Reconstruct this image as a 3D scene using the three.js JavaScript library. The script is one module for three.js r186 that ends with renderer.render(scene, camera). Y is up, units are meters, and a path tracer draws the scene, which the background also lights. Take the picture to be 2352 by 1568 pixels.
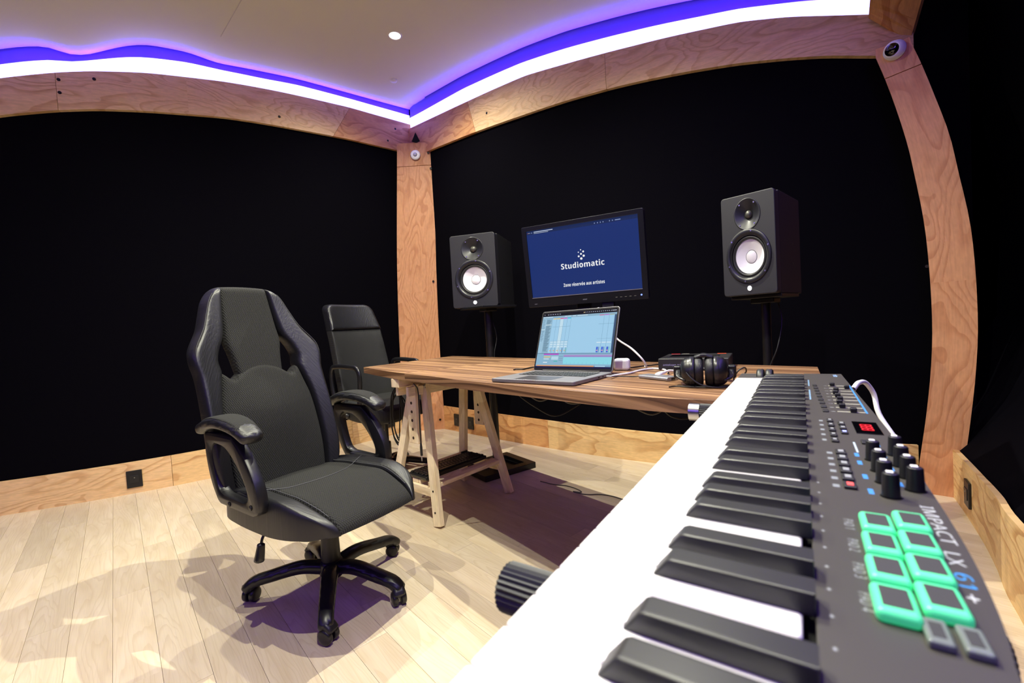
import * as THREE from 'three';
import { RoundedBoxGeometry } from 'three/addons/geometries/RoundedBoxGeometry.js';
import { mergeGeometries, mergeVertices, toCreasedNormals } from 'three/addons/utils/BufferGeometryUtils.js';
import { TessellateModifier } from 'three/addons/modifiers/TessellateModifier.js';
import { RectAreaLightUniformsLib } from 'three/addons/lights/RectAreaLightUniformsLib.js';
import { ImprovedNoise } from 'three/addons/math/ImprovedNoise.js';

// ------------------------------------------------------------------ camera, lights, exposure
const scene = new THREE.Scene();
scene.background = new THREE.Color(0x000000);
const renderer = new THREE.WebGLRenderer({ antialias: true });
renderer.toneMapping = THREE.LinearToneMapping;
renderer.toneMappingExposure = 1.0;
renderer.shadowMap.enabled = true;
RectAreaLightUniformsLib.init();

const camera = new THREE.PerspectiveCamera(76.2, 2352 / 1568, 0.02, 30);
camera.position.set(0, 1, 0);
camera.rotation.set(-0.03399, 0, -0.05760, 'XYZ');
camera.focus = 1.9;
camera.userData.fStop = 7.5;
scene.add(camera);

const DOWN_CD = 18.5;                                   // each recessed downlight
const DOWN_COLOR = new THREE.Color(1.0, 0.985, 0.79);
const LED_NITS = 56;                                  // violet LED strip behind the top beams
const LED_COLOR = new THREE.Color(0.17, 0.035, 1.0);

// ------------------------------------------------------------------ helpers
const V3 = (x, y, z) => new THREE.Vector3(x, y, z);
let seed = 7;
const rnd = () => { seed = (seed * 1664525 + 1013904223) >>> 0; return seed / 4294967296; };
const perlin = new ImprovedNoise();
const used = {};
function numbered(name) {
  if (!(name in used)) { used[name] = 0; return name; }
  used[name]++;
  return name + '_' + String(used[name]).padStart(3, '0');
}
function tag(o, label, category, group) {
  o.userData.label = label; o.userData.category = category;
  if (group) o.userData.group = group;
  return o;
}
function thing(name, label, category, pos = [0, 0, 0], turn = 0, group) {
  const o = new THREE.Group(); o.name = numbered(name); scene.add(o);
  o.position.set(...pos); o.rotation.y = turn;
  return tag(o, label, category, group);
}
const childNames = new WeakMap();
function part(name, geo, mat, parent, label) {
  const g = Array.isArray(geo) ? join(geo) : geo;
  const m = new THREE.Mesh(g, mat);
  let c = childNames.get(parent); if (!c) childNames.set(parent, c = {});
  c[name] = (c[name] ?? -1) + 1;
  m.name = c[name] ? name + '_' + String(c[name]).padStart(3, '0') : name;
  m.castShadow = m.receiveShadow = true;
  if (label) m.userData.label = label;
  parent.add(m);
  return m;
}
function solo(name, geo, mat, label, category, group) {
  const m = new THREE.Mesh(Array.isArray(geo) ? join(geo) : geo, mat);
  m.name = numbered(name); m.castShadow = m.receiveShadow = true; scene.add(m);
  return tag(m, label, category, group);
}
function struct(name, geo, mat) {
  const m = geo ? new THREE.Mesh(Array.isArray(geo) ? join(geo) : geo, mat) : new THREE.Group();
  m.name = name; m.castShadow = m.receiveShadow = true; m.userData.kind = 'structure'; scene.add(m);
  return m;
}
function join(list) {
  return mergeGeometries(list.map((g) => {
    let h = g.index ? g.toNonIndexed() : g.clone();
    for (const k of Object.keys(h.attributes)) if (!['position', 'normal', 'uv'].includes(k)) h.deleteAttribute(k);
    if (!h.attributes.uv) h.setAttribute('uv', new THREE.BufferAttribute(new Float32Array(h.attributes.position.count * 2), 2));
    if (!h.attributes.normal) h.computeVertexNormals();
    return h;
  }));
}
// uv in metres from position by the dominant axis of each triangle; along = axis that carries u (grain)
function metricUV(g, along = 'x', du = 0, dv = 0) {
  const h = g.index ? g.toNonIndexed() : g, p = h.attributes.position, uv = new Float32Array(p.count * 2);
  const a = V3(), b = V3(), c = V3();
  const ax = { x: 0, y: 1, z: 2 }[along];
  for (let i = 0; i < p.count; i += 3) {
    a.fromBufferAttribute(p, i); b.fromBufferAttribute(p, i + 1); c.fromBufferAttribute(p, i + 2);
    const n = b.clone().sub(a).cross(c.clone().sub(a)).toArray().map(Math.abs);
    const dom = n.indexOf(Math.max(...n));
    let u, v;
    const rest = [0, 1, 2].filter((k) => k !== dom);
    if (rest.includes(ax)) { u = ax; v = rest.find((k) => k !== ax); } else { u = rest[0]; v = rest[1]; }
    [a, b, c].forEach((q, k) => { const t = q.toArray(); uv[(i + k) * 2] = t[u] + du; uv[(i + k) * 2 + 1] = t[v] + dv; });
  }
  h.setAttribute('uv', new THREE.BufferAttribute(uv, 2));
  return h;
}
function box(w, h, d, x = 0, y = 0, z = 0, r = 0, seg = 2) {
  const g = r ? new RoundedBoxGeometry(w, h, d, seg, Math.min(r, w / 2.01, h / 2.01, d / 2.01)) : new THREE.BoxGeometry(w, h, d);
  return g.translate(x, y, z);
}
function rodBetween(a, b, r, r2 = r, seg = 20) {
  const A = V3(...a), B = V3(...b), d = B.clone().sub(A), g = new THREE.CylinderGeometry(r2, r, d.length(), seg);
  g.applyQuaternion(new THREE.Quaternion().setFromUnitVectors(V3(0, 1, 0), d.normalize()));
  return g.translate((a[0] + b[0]) / 2, (a[1] + b[1]) / 2, (a[2] + b[2]) / 2);
}
// rectangular bar between two points, wide along 'side'
function barBetween(a, b, w, t, side) {
  const A = V3(...a), B = V3(...b), y = B.clone().sub(A), L = y.length(); y.normalize();
  const s = V3(...side); s.addScaledVector(y, -s.dot(y)).normalize();
  const n = s.clone().cross(y);
  const g = metricUV(box(w, L, t, 0, 0, 0, 0.002, 1), 'y', rnd() * 2, rnd() * 2);
  return g.applyMatrix4(new THREE.Matrix4().makeBasis(s, y, n)).translate((a[0] + b[0]) / 2, (a[1] + b[1]) / 2, (a[2] + b[2]) / 2);
}
function curve(pts) { return new THREE.CatmullRomCurve3(pts.map((p) => V3(...p)), false, 'centripetal'); }
function wire(pts, r, n = 0, seg = 8) { return new THREE.TubeGeometry(curve(pts), n || pts.length * 8, r, seg, false); }
// superelliptic sweep: section half-widths w(t), half-heights h(t); 'up' fixes the section
function sweep(pts, w, h, up = [0, 1, 0], { n = 24, seg = 20, e = 0.6, cap = 0.6 } = {}) {
  const c = curve(pts), pos = [], idx = [], U = V3(...up);
  const W = typeof w === 'function' ? w : () => w, Hh = typeof h === 'function' ? h : () => h;
  const rows = [];
  for (let i = 0; i <= n; i++) {
    const t = i / n; let k = 1;
    rows.push([t, k]);
  }
  const caps = 4, L = c.getLength();
  const all = [];
  for (let j = 0; j < caps; j++) { const a = (j / caps) * Math.PI / 2; all.push([0, Math.sin(a), -Math.cos(a)]); }
  for (const r of rows) all.push([r[0], 1, 0]);
  for (let j = caps - 1; j >= 0; j--) { const a = (j / caps) * Math.PI / 2; all.push([1, Math.sin(a), Math.cos(a)]); }
  for (const [t, k, off] of all) {
    const p = c.getPointAt(t), T = c.getTangentAt(t), S = U.clone().cross(T).normalize(), N = T.clone().cross(S);
    const ww = W(t) * Math.max(k, 0.02), hh = Hh(t) * Math.max(k, 0.02);
    p.addScaledVector(T, off * cap * Math.min(W(t), Hh(t)));
    for (let s = 0; s < seg; s++) {
      const a = (s / seg) * Math.PI * 2, ca = Math.cos(a), sa = Math.sin(a);
      const x = Math.sign(ca) * Math.pow(Math.abs(ca), e) * ww, y = Math.sign(sa) * Math.pow(Math.abs(sa), e) * hh;
      pos.push(p.x + S.x * x + N.x * y, p.y + S.y * x + N.y * y, p.z + S.z * x + N.z * y);
    }
  }
  const R = all.length;
  for (let i = 0; i < R - 1; i++) for (let s = 0; s < seg; s++) {
    const a = i * seg + s, b = i * seg + (s + 1) % seg, d = a + seg, f = b + seg;
    idx.push(a, b, d, b, f, d);
  }
  for (let s = 1; s < seg - 1; s++) { idx.push(0, s + 1, s); const o = (R - 1) * seg; idx.push(o, o + s, o + s + 1); }
  const g = new THREE.BufferGeometry();
  g.setAttribute('position', new THREE.Float32BufferAttribute(pos, 3)); g.setIndex(idx);
  g.computeVertexNormals();
  return metricUV(toCreasedNormals(g, 0.9), 'z');
}
// upholstery: an outline extruded with rounded edges, cut fine and bent
function cushion(shape, depth, bevel, maxEdge, deform, crease = 1.0) {
  let g = new THREE.ExtrudeGeometry(shape, { depth, bevelEnabled: true, bevelSize: bevel, bevelThickness: bevel, bevelOffset: -bevel, bevelSegments: 5, curveSegments: 10, steps: Math.max(1, Math.round(depth / maxEdge)) });
  g = new TessellateModifier(maxEdge, 7).modify(g);
  g.deleteAttribute('normal'); g.deleteAttribute('uv');
  const p = g.attributes.position, v = V3(), uv = [];
  for (let i = 0; i < p.count; i++) {
    v.fromBufferAttribute(p, i); uv.push(v.x, v.y);
    deform(v); p.setXYZ(i, v.x, v.y, v.z);
  }
  g.setAttribute('uv', new THREE.Float32BufferAttribute(uv, 2));
  return toCreasedNormals(g, crease);
}
function splineShape(segments) {                      // each segment: list of points run through smoothly
  const s = new THREE.Shape();
  s.moveTo(...segments[0][0]);
  for (const seg of segments) {
    const pts = seg.map((p) => new THREE.Vector2(...p));
    if (pts.length === 2) s.lineTo(pts[1].x, pts[1].y); else s.splineThru(pts.slice(1));
  }
  return s;
}
function roundRect(w, h, r) {
  const s = new THREE.Shape(), x = -w / 2, y = -h / 2;
  s.moveTo(x + r, y); s.lineTo(x + w - r, y); s.absarc(x + w - r, y + r, r, -Math.PI / 2, 0); s.lineTo(x + w, y + h - r); s.absarc(x + w - r, y + h - r, r, 0, Math.PI / 2);
  s.lineTo(x + r, y + h); s.absarc(x + r, y + h - r, r, Math.PI / 2, Math.PI); s.lineTo(x, y + r); s.absarc(x + r, y + r, r, Math.PI, Math.PI * 1.5);
  return s;
}
function slab(shape, t, bevel = 0) {
  return new THREE.ExtrudeGeometry(shape, { depth: t - 2 * bevel, bevelEnabled: bevel > 0, bevelSize: bevel, bevelOffset: -bevel, bevelThickness: bevel, bevelSegments: 2, curveSegments: 12 }).translate(0, 0, bevel);
}
// smooth function through (t, value) pairs
function spl(list) {
  return (t) => {
    const n = list.length; if (t <= list[0][0]) return list[0][1]; if (t >= list[n - 1][0]) return list[n - 1][1];
    let i = 1; while (list[i][0] < t) i++;
    const [a, b] = [list[i - 1], list[i]], h = b[0] - a[0], q = (t - a[0]) / h;
    const m = (k) => k <= 0 || k >= n - 1 ? 0 : (list[k + 1][1] - list[k - 1][1]) / (list[k + 1][0] - list[k - 1][0]);
    const m0 = i - 1 === 0 ? (b[1] - a[1]) / h : m(i - 1), m1 = i === n - 1 ? (b[1] - a[1]) / h : m(i), q2 = q * q, q3 = q2 * q;
    return (2 * q3 - 3 * q2 + 1) * a[1] + (q3 - 2 * q2 + q) * h * m0 + (3 * q2 - 2 * q3) * b[1] + (q3 - q2) * h * m1;
  };
}
// stuffed panel: a patch between four edges, raised by 'thick' with rounded rims, closed underneath; map(x, y, h) bends it into place
function puff({ xL, xR, yB, yT, nu = 26, nv = 44, thick = 0.05, pu = 8, pv = 14, base = 0 }, map) {
  const pos = [], uv = [], idx = [], cs = (t) => 0.5 - 0.5 * Math.cos(Math.PI * t);
  for (const side of [1, 0]) for (let j = 0; j <= nv; j++) for (let i = 0; i <= nu; i++) {
    const u = cs(i / nu), v = cs(j / nv);
    const vy = v, y0 = yB(0.5), y1 = yT(0.5), yy = y0 + (y1 - y0) * vy, x = xL(yy) + (xR(yy) - xL(yy)) * u, y = yB(u) + (yT(u) - yB(u)) * v;
    const f = Math.pow(Math.max(0, 1 - Math.pow(Math.abs(2 * u - 1), pu)), 0.5) * Math.pow(Math.max(0, 1 - Math.pow(Math.abs(2 * v - 1), pv)), 0.5);
    const p = map(x, y, side ? thick * f : -base * f);
    pos.push(p[0], p[1], p[2]); uv.push(x, y);
  }
  const n = (nu + 1) * (nv + 1);
  for (let j = 0; j < nv; j++) for (let i = 0; i < nu; i++) {
    const a = j * (nu + 1) + i, b = a + 1, c = a + nu + 1, d = c + 1;
    idx.push(a, b, c, b, d, c, n + a, n + c, n + b, n + b, n + c, n + d);
  }
  const g = new THREE.BufferGeometry();
  g.setAttribute('position', new THREE.Float32BufferAttribute(pos, 3)); g.setAttribute('uv', new THREE.Float32BufferAttribute(uv, 2)); g.setIndex(idx);
  g.computeVertexNormals();
  return g;
}
const flipFaces = (g) => { const i = g.index; for (let k = 0; k < i.count; k += 3) { const t = i.getX(k + 1); i.setX(k + 1, i.getX(k + 2)); i.setX(k + 2, t); } g.computeVertexNormals(); return g; };
const lathe = (pts, seg = 40) => new THREE.LatheGeometry(pts.map((p) => new THREE.Vector2(...p)), seg);

// ------------------------------------------------------------------ procedural textures
function fbm(x, y, o = 4, z = 0) { let s = 0, a = 1, f = 1, t = 0; for (let i = 0; i < o; i++) { s += a * perlin.noise(x * f, y * f, z + i * 7.3); t += a; a *= 0.5; f *= 2; } return s / t; }
function dataTex(W, Hh, fn, { srgb = true, repeat = [1, 1] } = {}) {
  const d = new Uint8Array(W * Hh * 4);
  for (let y = 0; y < Hh; y++) for (let x = 0; x < W; x++) {
    const c = fn(x / W, y / Hh), i = (y * W + x) * 4;
    d[i] = Math.max(0, Math.min(255, c[0])); d[i + 1] = Math.max(0, Math.min(255, c[1])); d[i + 2] = Math.max(0, Math.min(255, c[2])); d[i + 3] = 255;
  }
  const t = new THREE.DataTexture(d, W, Hh); t.wrapS = t.wrapT = THREE.RepeatWrapping; t.magFilter = THREE.LinearFilter; t.minFilter = THREE.LinearFilter;
  if (srgb) t.colorSpace = THREE.SRGBColorSpace;
  t.repeat.set(...repeat); t.needsUpdate = true;
  return t;
}
const mix3 = (a, b, t) => [a[0] + (b[0] - a[0]) * t, a[1] + (b[1] - a[1]) * t, a[2] + (b[2] - a[2]) * t];
const sm = (a, b, x) => { const t = Math.max(0, Math.min(1, (x - a) / (b - a))); return t * t * (3 - 2 * t); };
// rotary-cut softwood ply: broad flame bands, fine fibre; u runs along the grain
function plyTex(light, mid, dark, rings, z) {
  return dataTex(1024, 512, (u, v) => {
    const x = u * 2.0, y = v * 1.0;                   // 2 m x 1 m
    const wob = fbm(x * 2.2, y * 5, 3, z) * 0.30 + fbm(x * 7, y * 16, 2, z + 3) * 0.05;
    const hgt = fbm(x * 0.8 + wob * 0.5, y * 3.2 + wob, 3, z + 9) + y * 0.28;
    const r = hgt * rings, f = r - Math.floor(r);
    const line = sm(0.50, 0.93, f) * (1 - sm(0.95, 1.0, f));
    const fib = fbm(x * 9, y * 260, 2, z + 20) * 0.5 + fbm(x * 30, y * 90, 2, z + 25) * 0.4;
    let c = mix3(light, mid, 0.5 + 0.5 * fbm(x * 1.5, y * 3, 2, z + 30));
    c = mix3(c, dark, line * 0.75 * (0.55 + 0.6 * fbm(x * 4, y * 9, 2, z + 40) + 0.3));
    return c.map((k) => k * (1 + fib * 0.16));
  }, { repeat: [0.5, 1] });
}
const plyA = plyTex([232, 196, 142], [222, 182, 126], [186, 134, 82], 7, 1.3);
const plyB = plyTex([236, 200, 150], [226, 186, 134], [202, 154, 104], 11, 5.7);
const floorTex = (z, tone) => dataTex(1024, 256, (u, v) => {
  const x = u * 1.3, y = v * 0.13;
  const w = fbm(x * 2.5, y * 14, 3, z) * 0.5;
  const rr = (fbm(x * 1.0, y * 12 + w, 2, z + 4) * 1.2 + y * 6) * 6, f = rr - Math.floor(rr);
  const ln = sm(0.55, 0.95, f) * (1 - sm(0.95, 1, f));
  const fib = fbm(x * 12, y * 500, 3, z + 8), blotch = fbm(x * 4, y * 22, 3, z + 12);
  const c = mix3([224, 208, 182], [206, 186, 155], 0.45 + 0.75 * blotch);
  return mix3(c, [192, 168, 134], ln * 0.30 + Math.max(0, fib) * 0.25).map((k) => k * tone * (1 + fib * 0.06));
}, { repeat: [1 / 1.3, 1 / 0.13] });
const pineTex = plyTex([244, 226, 194], [238, 217, 182], [216, 188, 146], 5, 12.4);
const walnutTex = dataTex(1024, 512, (u, v) => {
  const x = u * 2.0, y = v * 0.9;
  const w = fbm(x * 1.4, y * 6, 3, 2.2) * 0.25;
  const yy = y + 0.012 * fbm(x * 1.1, y * 5, 3, 4.4);
  const band = fbm(x * 0.35, yy * 16, 2, 6.1) + 0.6 * fbm(x * 0.6, yy * 48, 2, 7.7), fine = fbm(x * 5, y * 220, 3, 8), st = fbm(x * 0.7, yy * 95, 2, 11);
  let c = mix3([176, 142, 108], [118, 88, 64], sm(-0.30, 0.30, band));
  c = mix3(c, [80, 56, 40], sm(0.06, 0.34, st) * 0.85);
  return c.map((k) => k * (1 + fine * 0.18));
}, { repeat: [0.5, 1 / 0.9] });
const weave = (u, v) => { const r = Math.floor(v * 16), a = Math.sin((u * 16 + (r % 2) * 0.5) * Math.PI * 2), b = Math.sin(v * 16 * Math.PI * 2); return 0.5 + 0.5 * a * b + 0.25 * a; };
const meshTex = dataTex(256, 256, (u, v) => { const k = 255 * Math.max(0, Math.min(1, weave(u, v))); return [k, k, k]; }, { srgb: false, repeat: [9, 9] });
const meshColor = dataTex(256, 256, (u, v) => { const k = 9 + 23 * Math.max(0, weave(u, v)); return [k * 1.0, k * 0.99, k * 0.92]; }, { repeat: [9, 9] });
const leatherTex = dataTex(256, 256, (u, v) => {
  const n = Math.abs(fbm(Math.cos(u * 6.283) * 3 + 5, Math.sin(u * 6.283) * 3 + v * 10, 3, 2)); const k = 255 * Math.min(1, n * 3); return [k, k, k];
}, { srgb: false, repeat: [5, 5] });
const paintTex = dataTex(256, 256, (u, v) => { const k = 128 + 90 * fbm(u * 40, v * 40, 2, 3); return [k, k, k]; }, { srgb: false, repeat: [4, 4] });
function canvasTex(w, h, draw) {
  const c = document.createElement('canvas'); c.width = w; c.height = h;
  draw(c.getContext('2d'), w, h);
  const t = new THREE.CanvasTexture(c); t.colorSpace = THREE.SRGBColorSpace; return t;
}

// ------------------------------------------------------------------ materials
const std = (o) => new THREE.MeshStandardMaterial(o);
const phy = (o) => new THREE.MeshPhysicalMaterial(o);
const M = {
  ply: std({ map: plyA, roughness: 0.62 }), plyB: std({ map: plyB, roughness: 0.62 }),
  plyC: std({ map: plyA, color: 0xf0d6c4, roughness: 0.62 }), plyPost: std({ map: plyB, color: 0xe2c2bc, roughness: 0.62 }),
  floors: [[2.1, 1.0], [9.4, 0.97], [17.3, 0.94], [23.9, 1.02]].map(([z, t]) => std({ map: floorTex(z, t), roughness: 0.45 })),
  subfloor: std({ color: 0x9c8668, roughness: 0.9 }),
  fabricWall: phy({ color: 0x08070c, roughness: 1, specularIntensity: 0.05, bumpMap: paintTex, bumpScale: 0.0006 }),
  ceiling: std({ color: 0xe6e1c6, roughness: 0.9, bumpMap: paintTex, bumpScale: 0.0003 }),
  screw: std({ color: 0x1d1512, roughness: 0.5, metalness: 0.5 }),
  blackGap: std({ color: 0x050505, roughness: 1 }),
  blackPlastic: std({ color: 0x17171a, roughness: 0.42 }),
  satinPlastic: std({ color: 0x161619, roughness: 0.34 }),
  outlet: std({ color: 0x0e0e10, roughness: 0.45 }),
  leather: phy({ color: 0x121216, roughness: 0.45, bumpMap: leatherTex, bumpScale: 0.0003, clearcoat: 0.15, clearcoatRoughness: 0.4 }),
  chairMesh: std({ map: meshColor, roughness: 0.85, bumpMap: meshTex, bumpScale: 0.0022 }),
  stitch: std({ color: 0x3e3e42, roughness: 0.7 }),
  quilt: std({ color: 0x101011, roughness: 0.7, bumpMap: meshTex, bumpScale: 0.0008 }),
  walnut: std({ map: walnutTex, color: 0xeee4da, roughness: 0.42 }),
  pine: std({ map: pineTex, roughness: 0.6 }),
  hole: std({ color: 0x3a2616, roughness: 0.9 }),
  steel: std({ color: 0xb9b9bd, roughness: 0.3, metalness: 1 }),
  blackSteel: std({ color: 0x0f0f11, roughness: 0.4, metalness: 0.2 }),
  cabinet: std({ color: 0x0d0d0f, roughness: 0.6, bumpMap: paintTex, bumpScale: 0.0003 }),
  baffle: std({ color: 0x1b1a20, roughness: 0.55 }),
  waveguide: phy({ color: 0x0c0c16, roughness: 0.5, clearcoat: 0.25, clearcoatRoughness: 0.3 }),
  ring: std({ color: 0x1c1c20, roughness: 0.35 }),
  rubber: std({ color: 0x202020, roughness: 0.45 }),
  dome: std({ color: 0x55544e, roughness: 0.4, metalness: 0.6 }),
  cone: std({ color: 0xe9e6ec, roughness: 0.55 }),
  logoLight: std({ color: 0xffffff, emissive: 0xffffff, emissiveIntensity: 1.6 }),
  bezel: std({ color: 0x151519, roughness: 0.28 }),
  aluminium: std({ color: 0x7e7c80, roughness: 0.5, metalness: 0.55 }),
  aluminiumLight: std({ color: 0xa6a5ab, roughness: 0.42, metalness: 0.8 }),
  laptopKeys: std({ color: 0x0d0d10, roughness: 0.5 }),
  whitePlastic: std({ color: 0xeeeef0, roughness: 0.4 }),
  cableWhite: std({ color: 0xe4e3e6, roughness: 0.5 }),
  cableBlack: std({ color: 0x0c0c0d, roughness: 0.5 }),
  cableGrey: std({ color: 0x56544f, roughness: 0.6 }),
  whiteKey: phy({ color: 0xf6f4ef, roughness: 0.25, clearcoat: 0.4 }),
  blackKey: std({ color: 0x2a2a2b, roughness: 0.38 }),
  chassis: std({ color: 0x3d3a36, roughness: 0.5, bumpMap: paintTex, bumpScale: 0.0002 }),
  chassisDark: std({ color: 0x1e1d1d, roughness: 0.5 }),
  padTop: std({ color: 0x343436, roughness: 0.7 }),
  padGreen: std({ color: 0x5cd69c, emissive: new THREE.Color(0.03, 0.62, 0.20), emissiveIntensity: 0.5, roughness: 0.3 }),
  button: std({ color: 0x232324, roughness: 0.5 }),
  buttonGrey: std({ color: 0x8f9294, roughness: 0.5 }),
  buttonClear: phy({ color: 0x6e7672, roughness: 0.3, clearcoat: 0.5 }),
  recRed: std({ color: 0xd85050, emissive: 0xff4040, emissiveIntensity: 0.5 }),
  blueLit: std({ color: 0x9aa4ff, emissive: 0x8890ff, emissiveIntensity: 0.5 }),
  ledRed: std({ color: 0x400008, emissive: 0xff0525, emissiveIntensity: 0.95 }),
  slot: std({ color: 0x8f8d80, roughness: 0.6 }),
  grip: std({ color: 0x2a2b2f, roughness: 0.55 }),
  glassDark: phy({ color: 0x050508, roughness: 0.05, clearcoat: 1 }),
  orange: std({ color: 0xd9502a, roughness: 0.5 }), red: std({ color: 0xc02030, roughness: 0.5 }),
};

// ------------------------------------------------------------------ the room shell
// plan curves (x, z), left to right as seen from inside; the walls bow gently
class Wall {
  constructor(pts) {
    const p = pts, k = p.length, q = [[2 * p[0][0] - p[1][0], 2 * p[0][1] - p[1][1]], ...p, [2 * p[k - 1][0] - p[k - 2][0], 2 * p[k - 1][1] - p[k - 2][1]]], w = [];
    for (let i = 0; i < k - 1; i++) for (let j = 0; j < 40; j++) {
      const [a, b, c, d] = [q[i], q[i + 1], q[i + 2], q[i + 3]], t = j / 40;
      w.push([0, 1].map((m) => 0.5 * (2 * b[m] + (c[m] - a[m]) * t + (2 * a[m] - 5 * b[m] + 4 * c[m] - d[m]) * t * t + (3 * b[m] - a[m] - 3 * c[m] + d[m]) * t ** 3)));
    }
    w.push(p[k - 1]); this.w = w; this.s = [0];
    for (let i = 1; i < w.length; i++) this.s.push(this.s[i - 1] + Math.hypot(w[i][0] - w[i - 1][0], w[i][1] - w[i - 1][1]));
    this.L = this.s[this.s.length - 1];
  }
  at(s, off = 0) {                                    // plan point, 'off' metres into the room
    const { w, s: S } = this; let i = 1;
    while (i < S.length - 1 && S[i] < s) i++;
    const ds = S[i] - S[i - 1], t = (s - S[i - 1]) / ds, dx = (w[i][0] - w[i - 1][0]) / ds, dz = (w[i][1] - w[i - 1][1]) / ds;
    return [w[i - 1][0] + dx * ds * t - dz * off, w[i - 1][1] + dz * ds * t + dx * off, Math.atan2(-dz, dx)];
  }
}
const lerpList = (list) => (s) => {
  if (s <= list[0][0]) return list[0][1];
  for (let i = 1; i < list.length; i++) if (s <= list[i][0]) { const [a, b] = [list[i - 1], list[i]]; return a[1] + (b[1] - a[1]) * (s - a[0]) / (b[0] - a[0]); }
  return list[list.length - 1][1];
};
function smoothList(list) {                            // rounds the corners of a piecewise line a little
  const f = lerpList(list);
  return (s) => (f(s - 0.06) + 2 * f(s - 0.03) + 3 * f(s) + 2 * f(s + 0.03) + f(s + 0.06)) / 9;
}
const LW = new Wall([[-4.1, -2.45], [-3.3, -2.71], [-2.71, -2.98], [-2.27, -3.27], [-1.80, -3.67], [-1.15, -4.40]]);
const BW = new Wall([[-0.73, -4.43], [-0.27, -3.99], [0.13, -3.63], [0.63, -3.22], [1.2, -2.86], [2.22, -2.40]]);
const RW = new Wall([[2.25, -2.22], [1.97, -1.83], [1.78, -1.59], [1.57, -1.34], [1.2, -0.8]]);
const LWtop = [[0, 2.30], [1.05, 2.719], [1.32, 2.806], [1.48, 2.849], [1.79, 2.915], [2.23, 2.983], [2.77, 3.048], [3.24, 3.106], [3.71, 3.141], [4.01, 3.164], [4.3, 3.18]];
const LWbot = [[0, 2.10], [1.03, 2.491], [1.30, 2.564], [1.50, 2.607], [1.78, 2.651], [2.22, 2.715], [2.75, 2.762], [3.22, 2.812], [3.76, 2.849], [4.3, 2.82]];
const LWwhite = [[0, 2.42], [1.06, 2.817], [1.18, 2.859], [1.32, 2.900], [1.37, 2.894], [1.48, 2.928], [1.59, 2.970], [1.70, 3.010], [1.80, 3.035], [2.02, 3.070], [2.24, 3.079], [2.51, 3.106], [2.78, 3.149], [3.25, 3.200], [3.72, 3.243], [4.3, 3.29]];
const LWcove = [[0, 2.52], [1.06, 2.903], [1.18, 2.947], [1.31, 2.974], [1.37, 2.940], [1.48, 2.957], [1.59, 3.023], [1.71, 3.088], [1.81, 3.121], [2.03, 3.140], [2.21, 3.118], [2.51, 3.156], [2.78, 3.194], [3.25, 3.245], [3.73, 3.297], [4.3, 3.36]];
const BWcove = [[-0.4, 3.36], [-0.31, 3.345], [0.61, 3.278], [1.29, 3.205], [1.70, 3.142], [2.19, 3.051], [2.59, 2.981], [2.84, 2.948], [3.17, 2.872], [3.46, 2.791], [3.6, 2.76]];
const BWbot = [[-0.4, 2.80], [0.10, 2.783], [0.75, 2.730], [1.67, 2.646], [2.01, 2.612], [2.31, 2.577], [2.58, 2.546], [2.82, 2.516], [3.07, 2.471], [3.25, 2.432], [3.48, 2.362], [3.6, 2.33]];
const BWtop = [[-0.4, 3.12], [-0.18, 3.101], [0.59, 3.032], [1.32, 2.972], [1.68, 2.908], [2.18, 2.831], [2.59, 2.782], [2.83, 2.756], [3.08, 2.702], [3.46, 2.589], [3.6, 2.55]];
const BWwhite = [[-0.4, 3.235], [-0.17, 3.215], [0.60, 3.170], [1.28, 3.099], [1.69, 3.029], [2.18, 2.941], [2.59, 2.877], [2.83, 2.846], [3.17, 2.775], [3.46, 2.691], [3.6, 2.66]];
const baseTopL = lerpList([[0.87, 0.212], [1.98, 0.221], [2.86, 0.236], [3.51, 0.236]]), baseTopB = lerpList([[0, 0.235], [1.36, 0.224], [2.37, 0.21], [3.6, 0.216]]), baseTopR = lerpList([[0.19, 0.249], [0.54, 0.256], [0.85, 0.278], [1.6, 0.31]]);

// solid strip along a wall between heights y0(s) and y1(s), from off0 to off1 metres into the room; slant moves the ends at the foot
function strip(wall, s0, s1, y0, y1, off0, off1, { slant0 = 0, slant1 = 0, du = 0, n = 0 } = {}) {
  const N = n || Math.max(2, Math.ceil((s1 - s0) / 0.06)), P = (i, top, off) => {
    const f = i / N, s = s0 + (s1 - s0) * f - (top ? 0 : slant0 * (1 - f) + slant1 * f), [x, z] = wall.at(s, off);
    return [x, (top ? y1 : y0)(s), z, s];
  };
  const pos = [], uv = [];
  const quad = (a, b, c, d, m) => {                   // counter-clockwise
    for (const p of [a, b, c, a, c, d]) { pos.push(p[0], p[1], p[2]); uv.push(...(m ? m(p) : [p[3] + du, p[1]])); }
  };
  for (let i = 0; i < N; i++) {
    quad(P(i, 0, off1), P(i + 1, 0, off1), P(i + 1, 1, off1), P(i, 1, off1));
    quad(P(i + 1, 0, off0), P(i, 0, off0), P(i, 1, off0), P(i + 1, 1, off0));
    quad(P(i, 1, off1), P(i + 1, 1, off1), P(i + 1, 1, off0), P(i, 1, off0));
    quad(P(i, 0, off0), P(i + 1, 0, off0), P(i + 1, 0, off1), P(i, 0, off1));
  }
  quad(P(0, 0, off0), P(0, 0, off1), P(0, 1, off1), P(0, 1, off0));
  quad(P(N, 0, off1), P(N, 0, off0), P(N, 1, off0), P(N, 1, off1));
  const g = new THREE.BufferGeometry();
  g.setAttribute('position', new THREE.Float32BufferAttribute(pos, 3)); g.setAttribute('uv', new THREE.Float32BufferAttribute(uv, 2));
  return toCreasedNormals(g, 0.5);
}
const Y = (v) => () => v;
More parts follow.
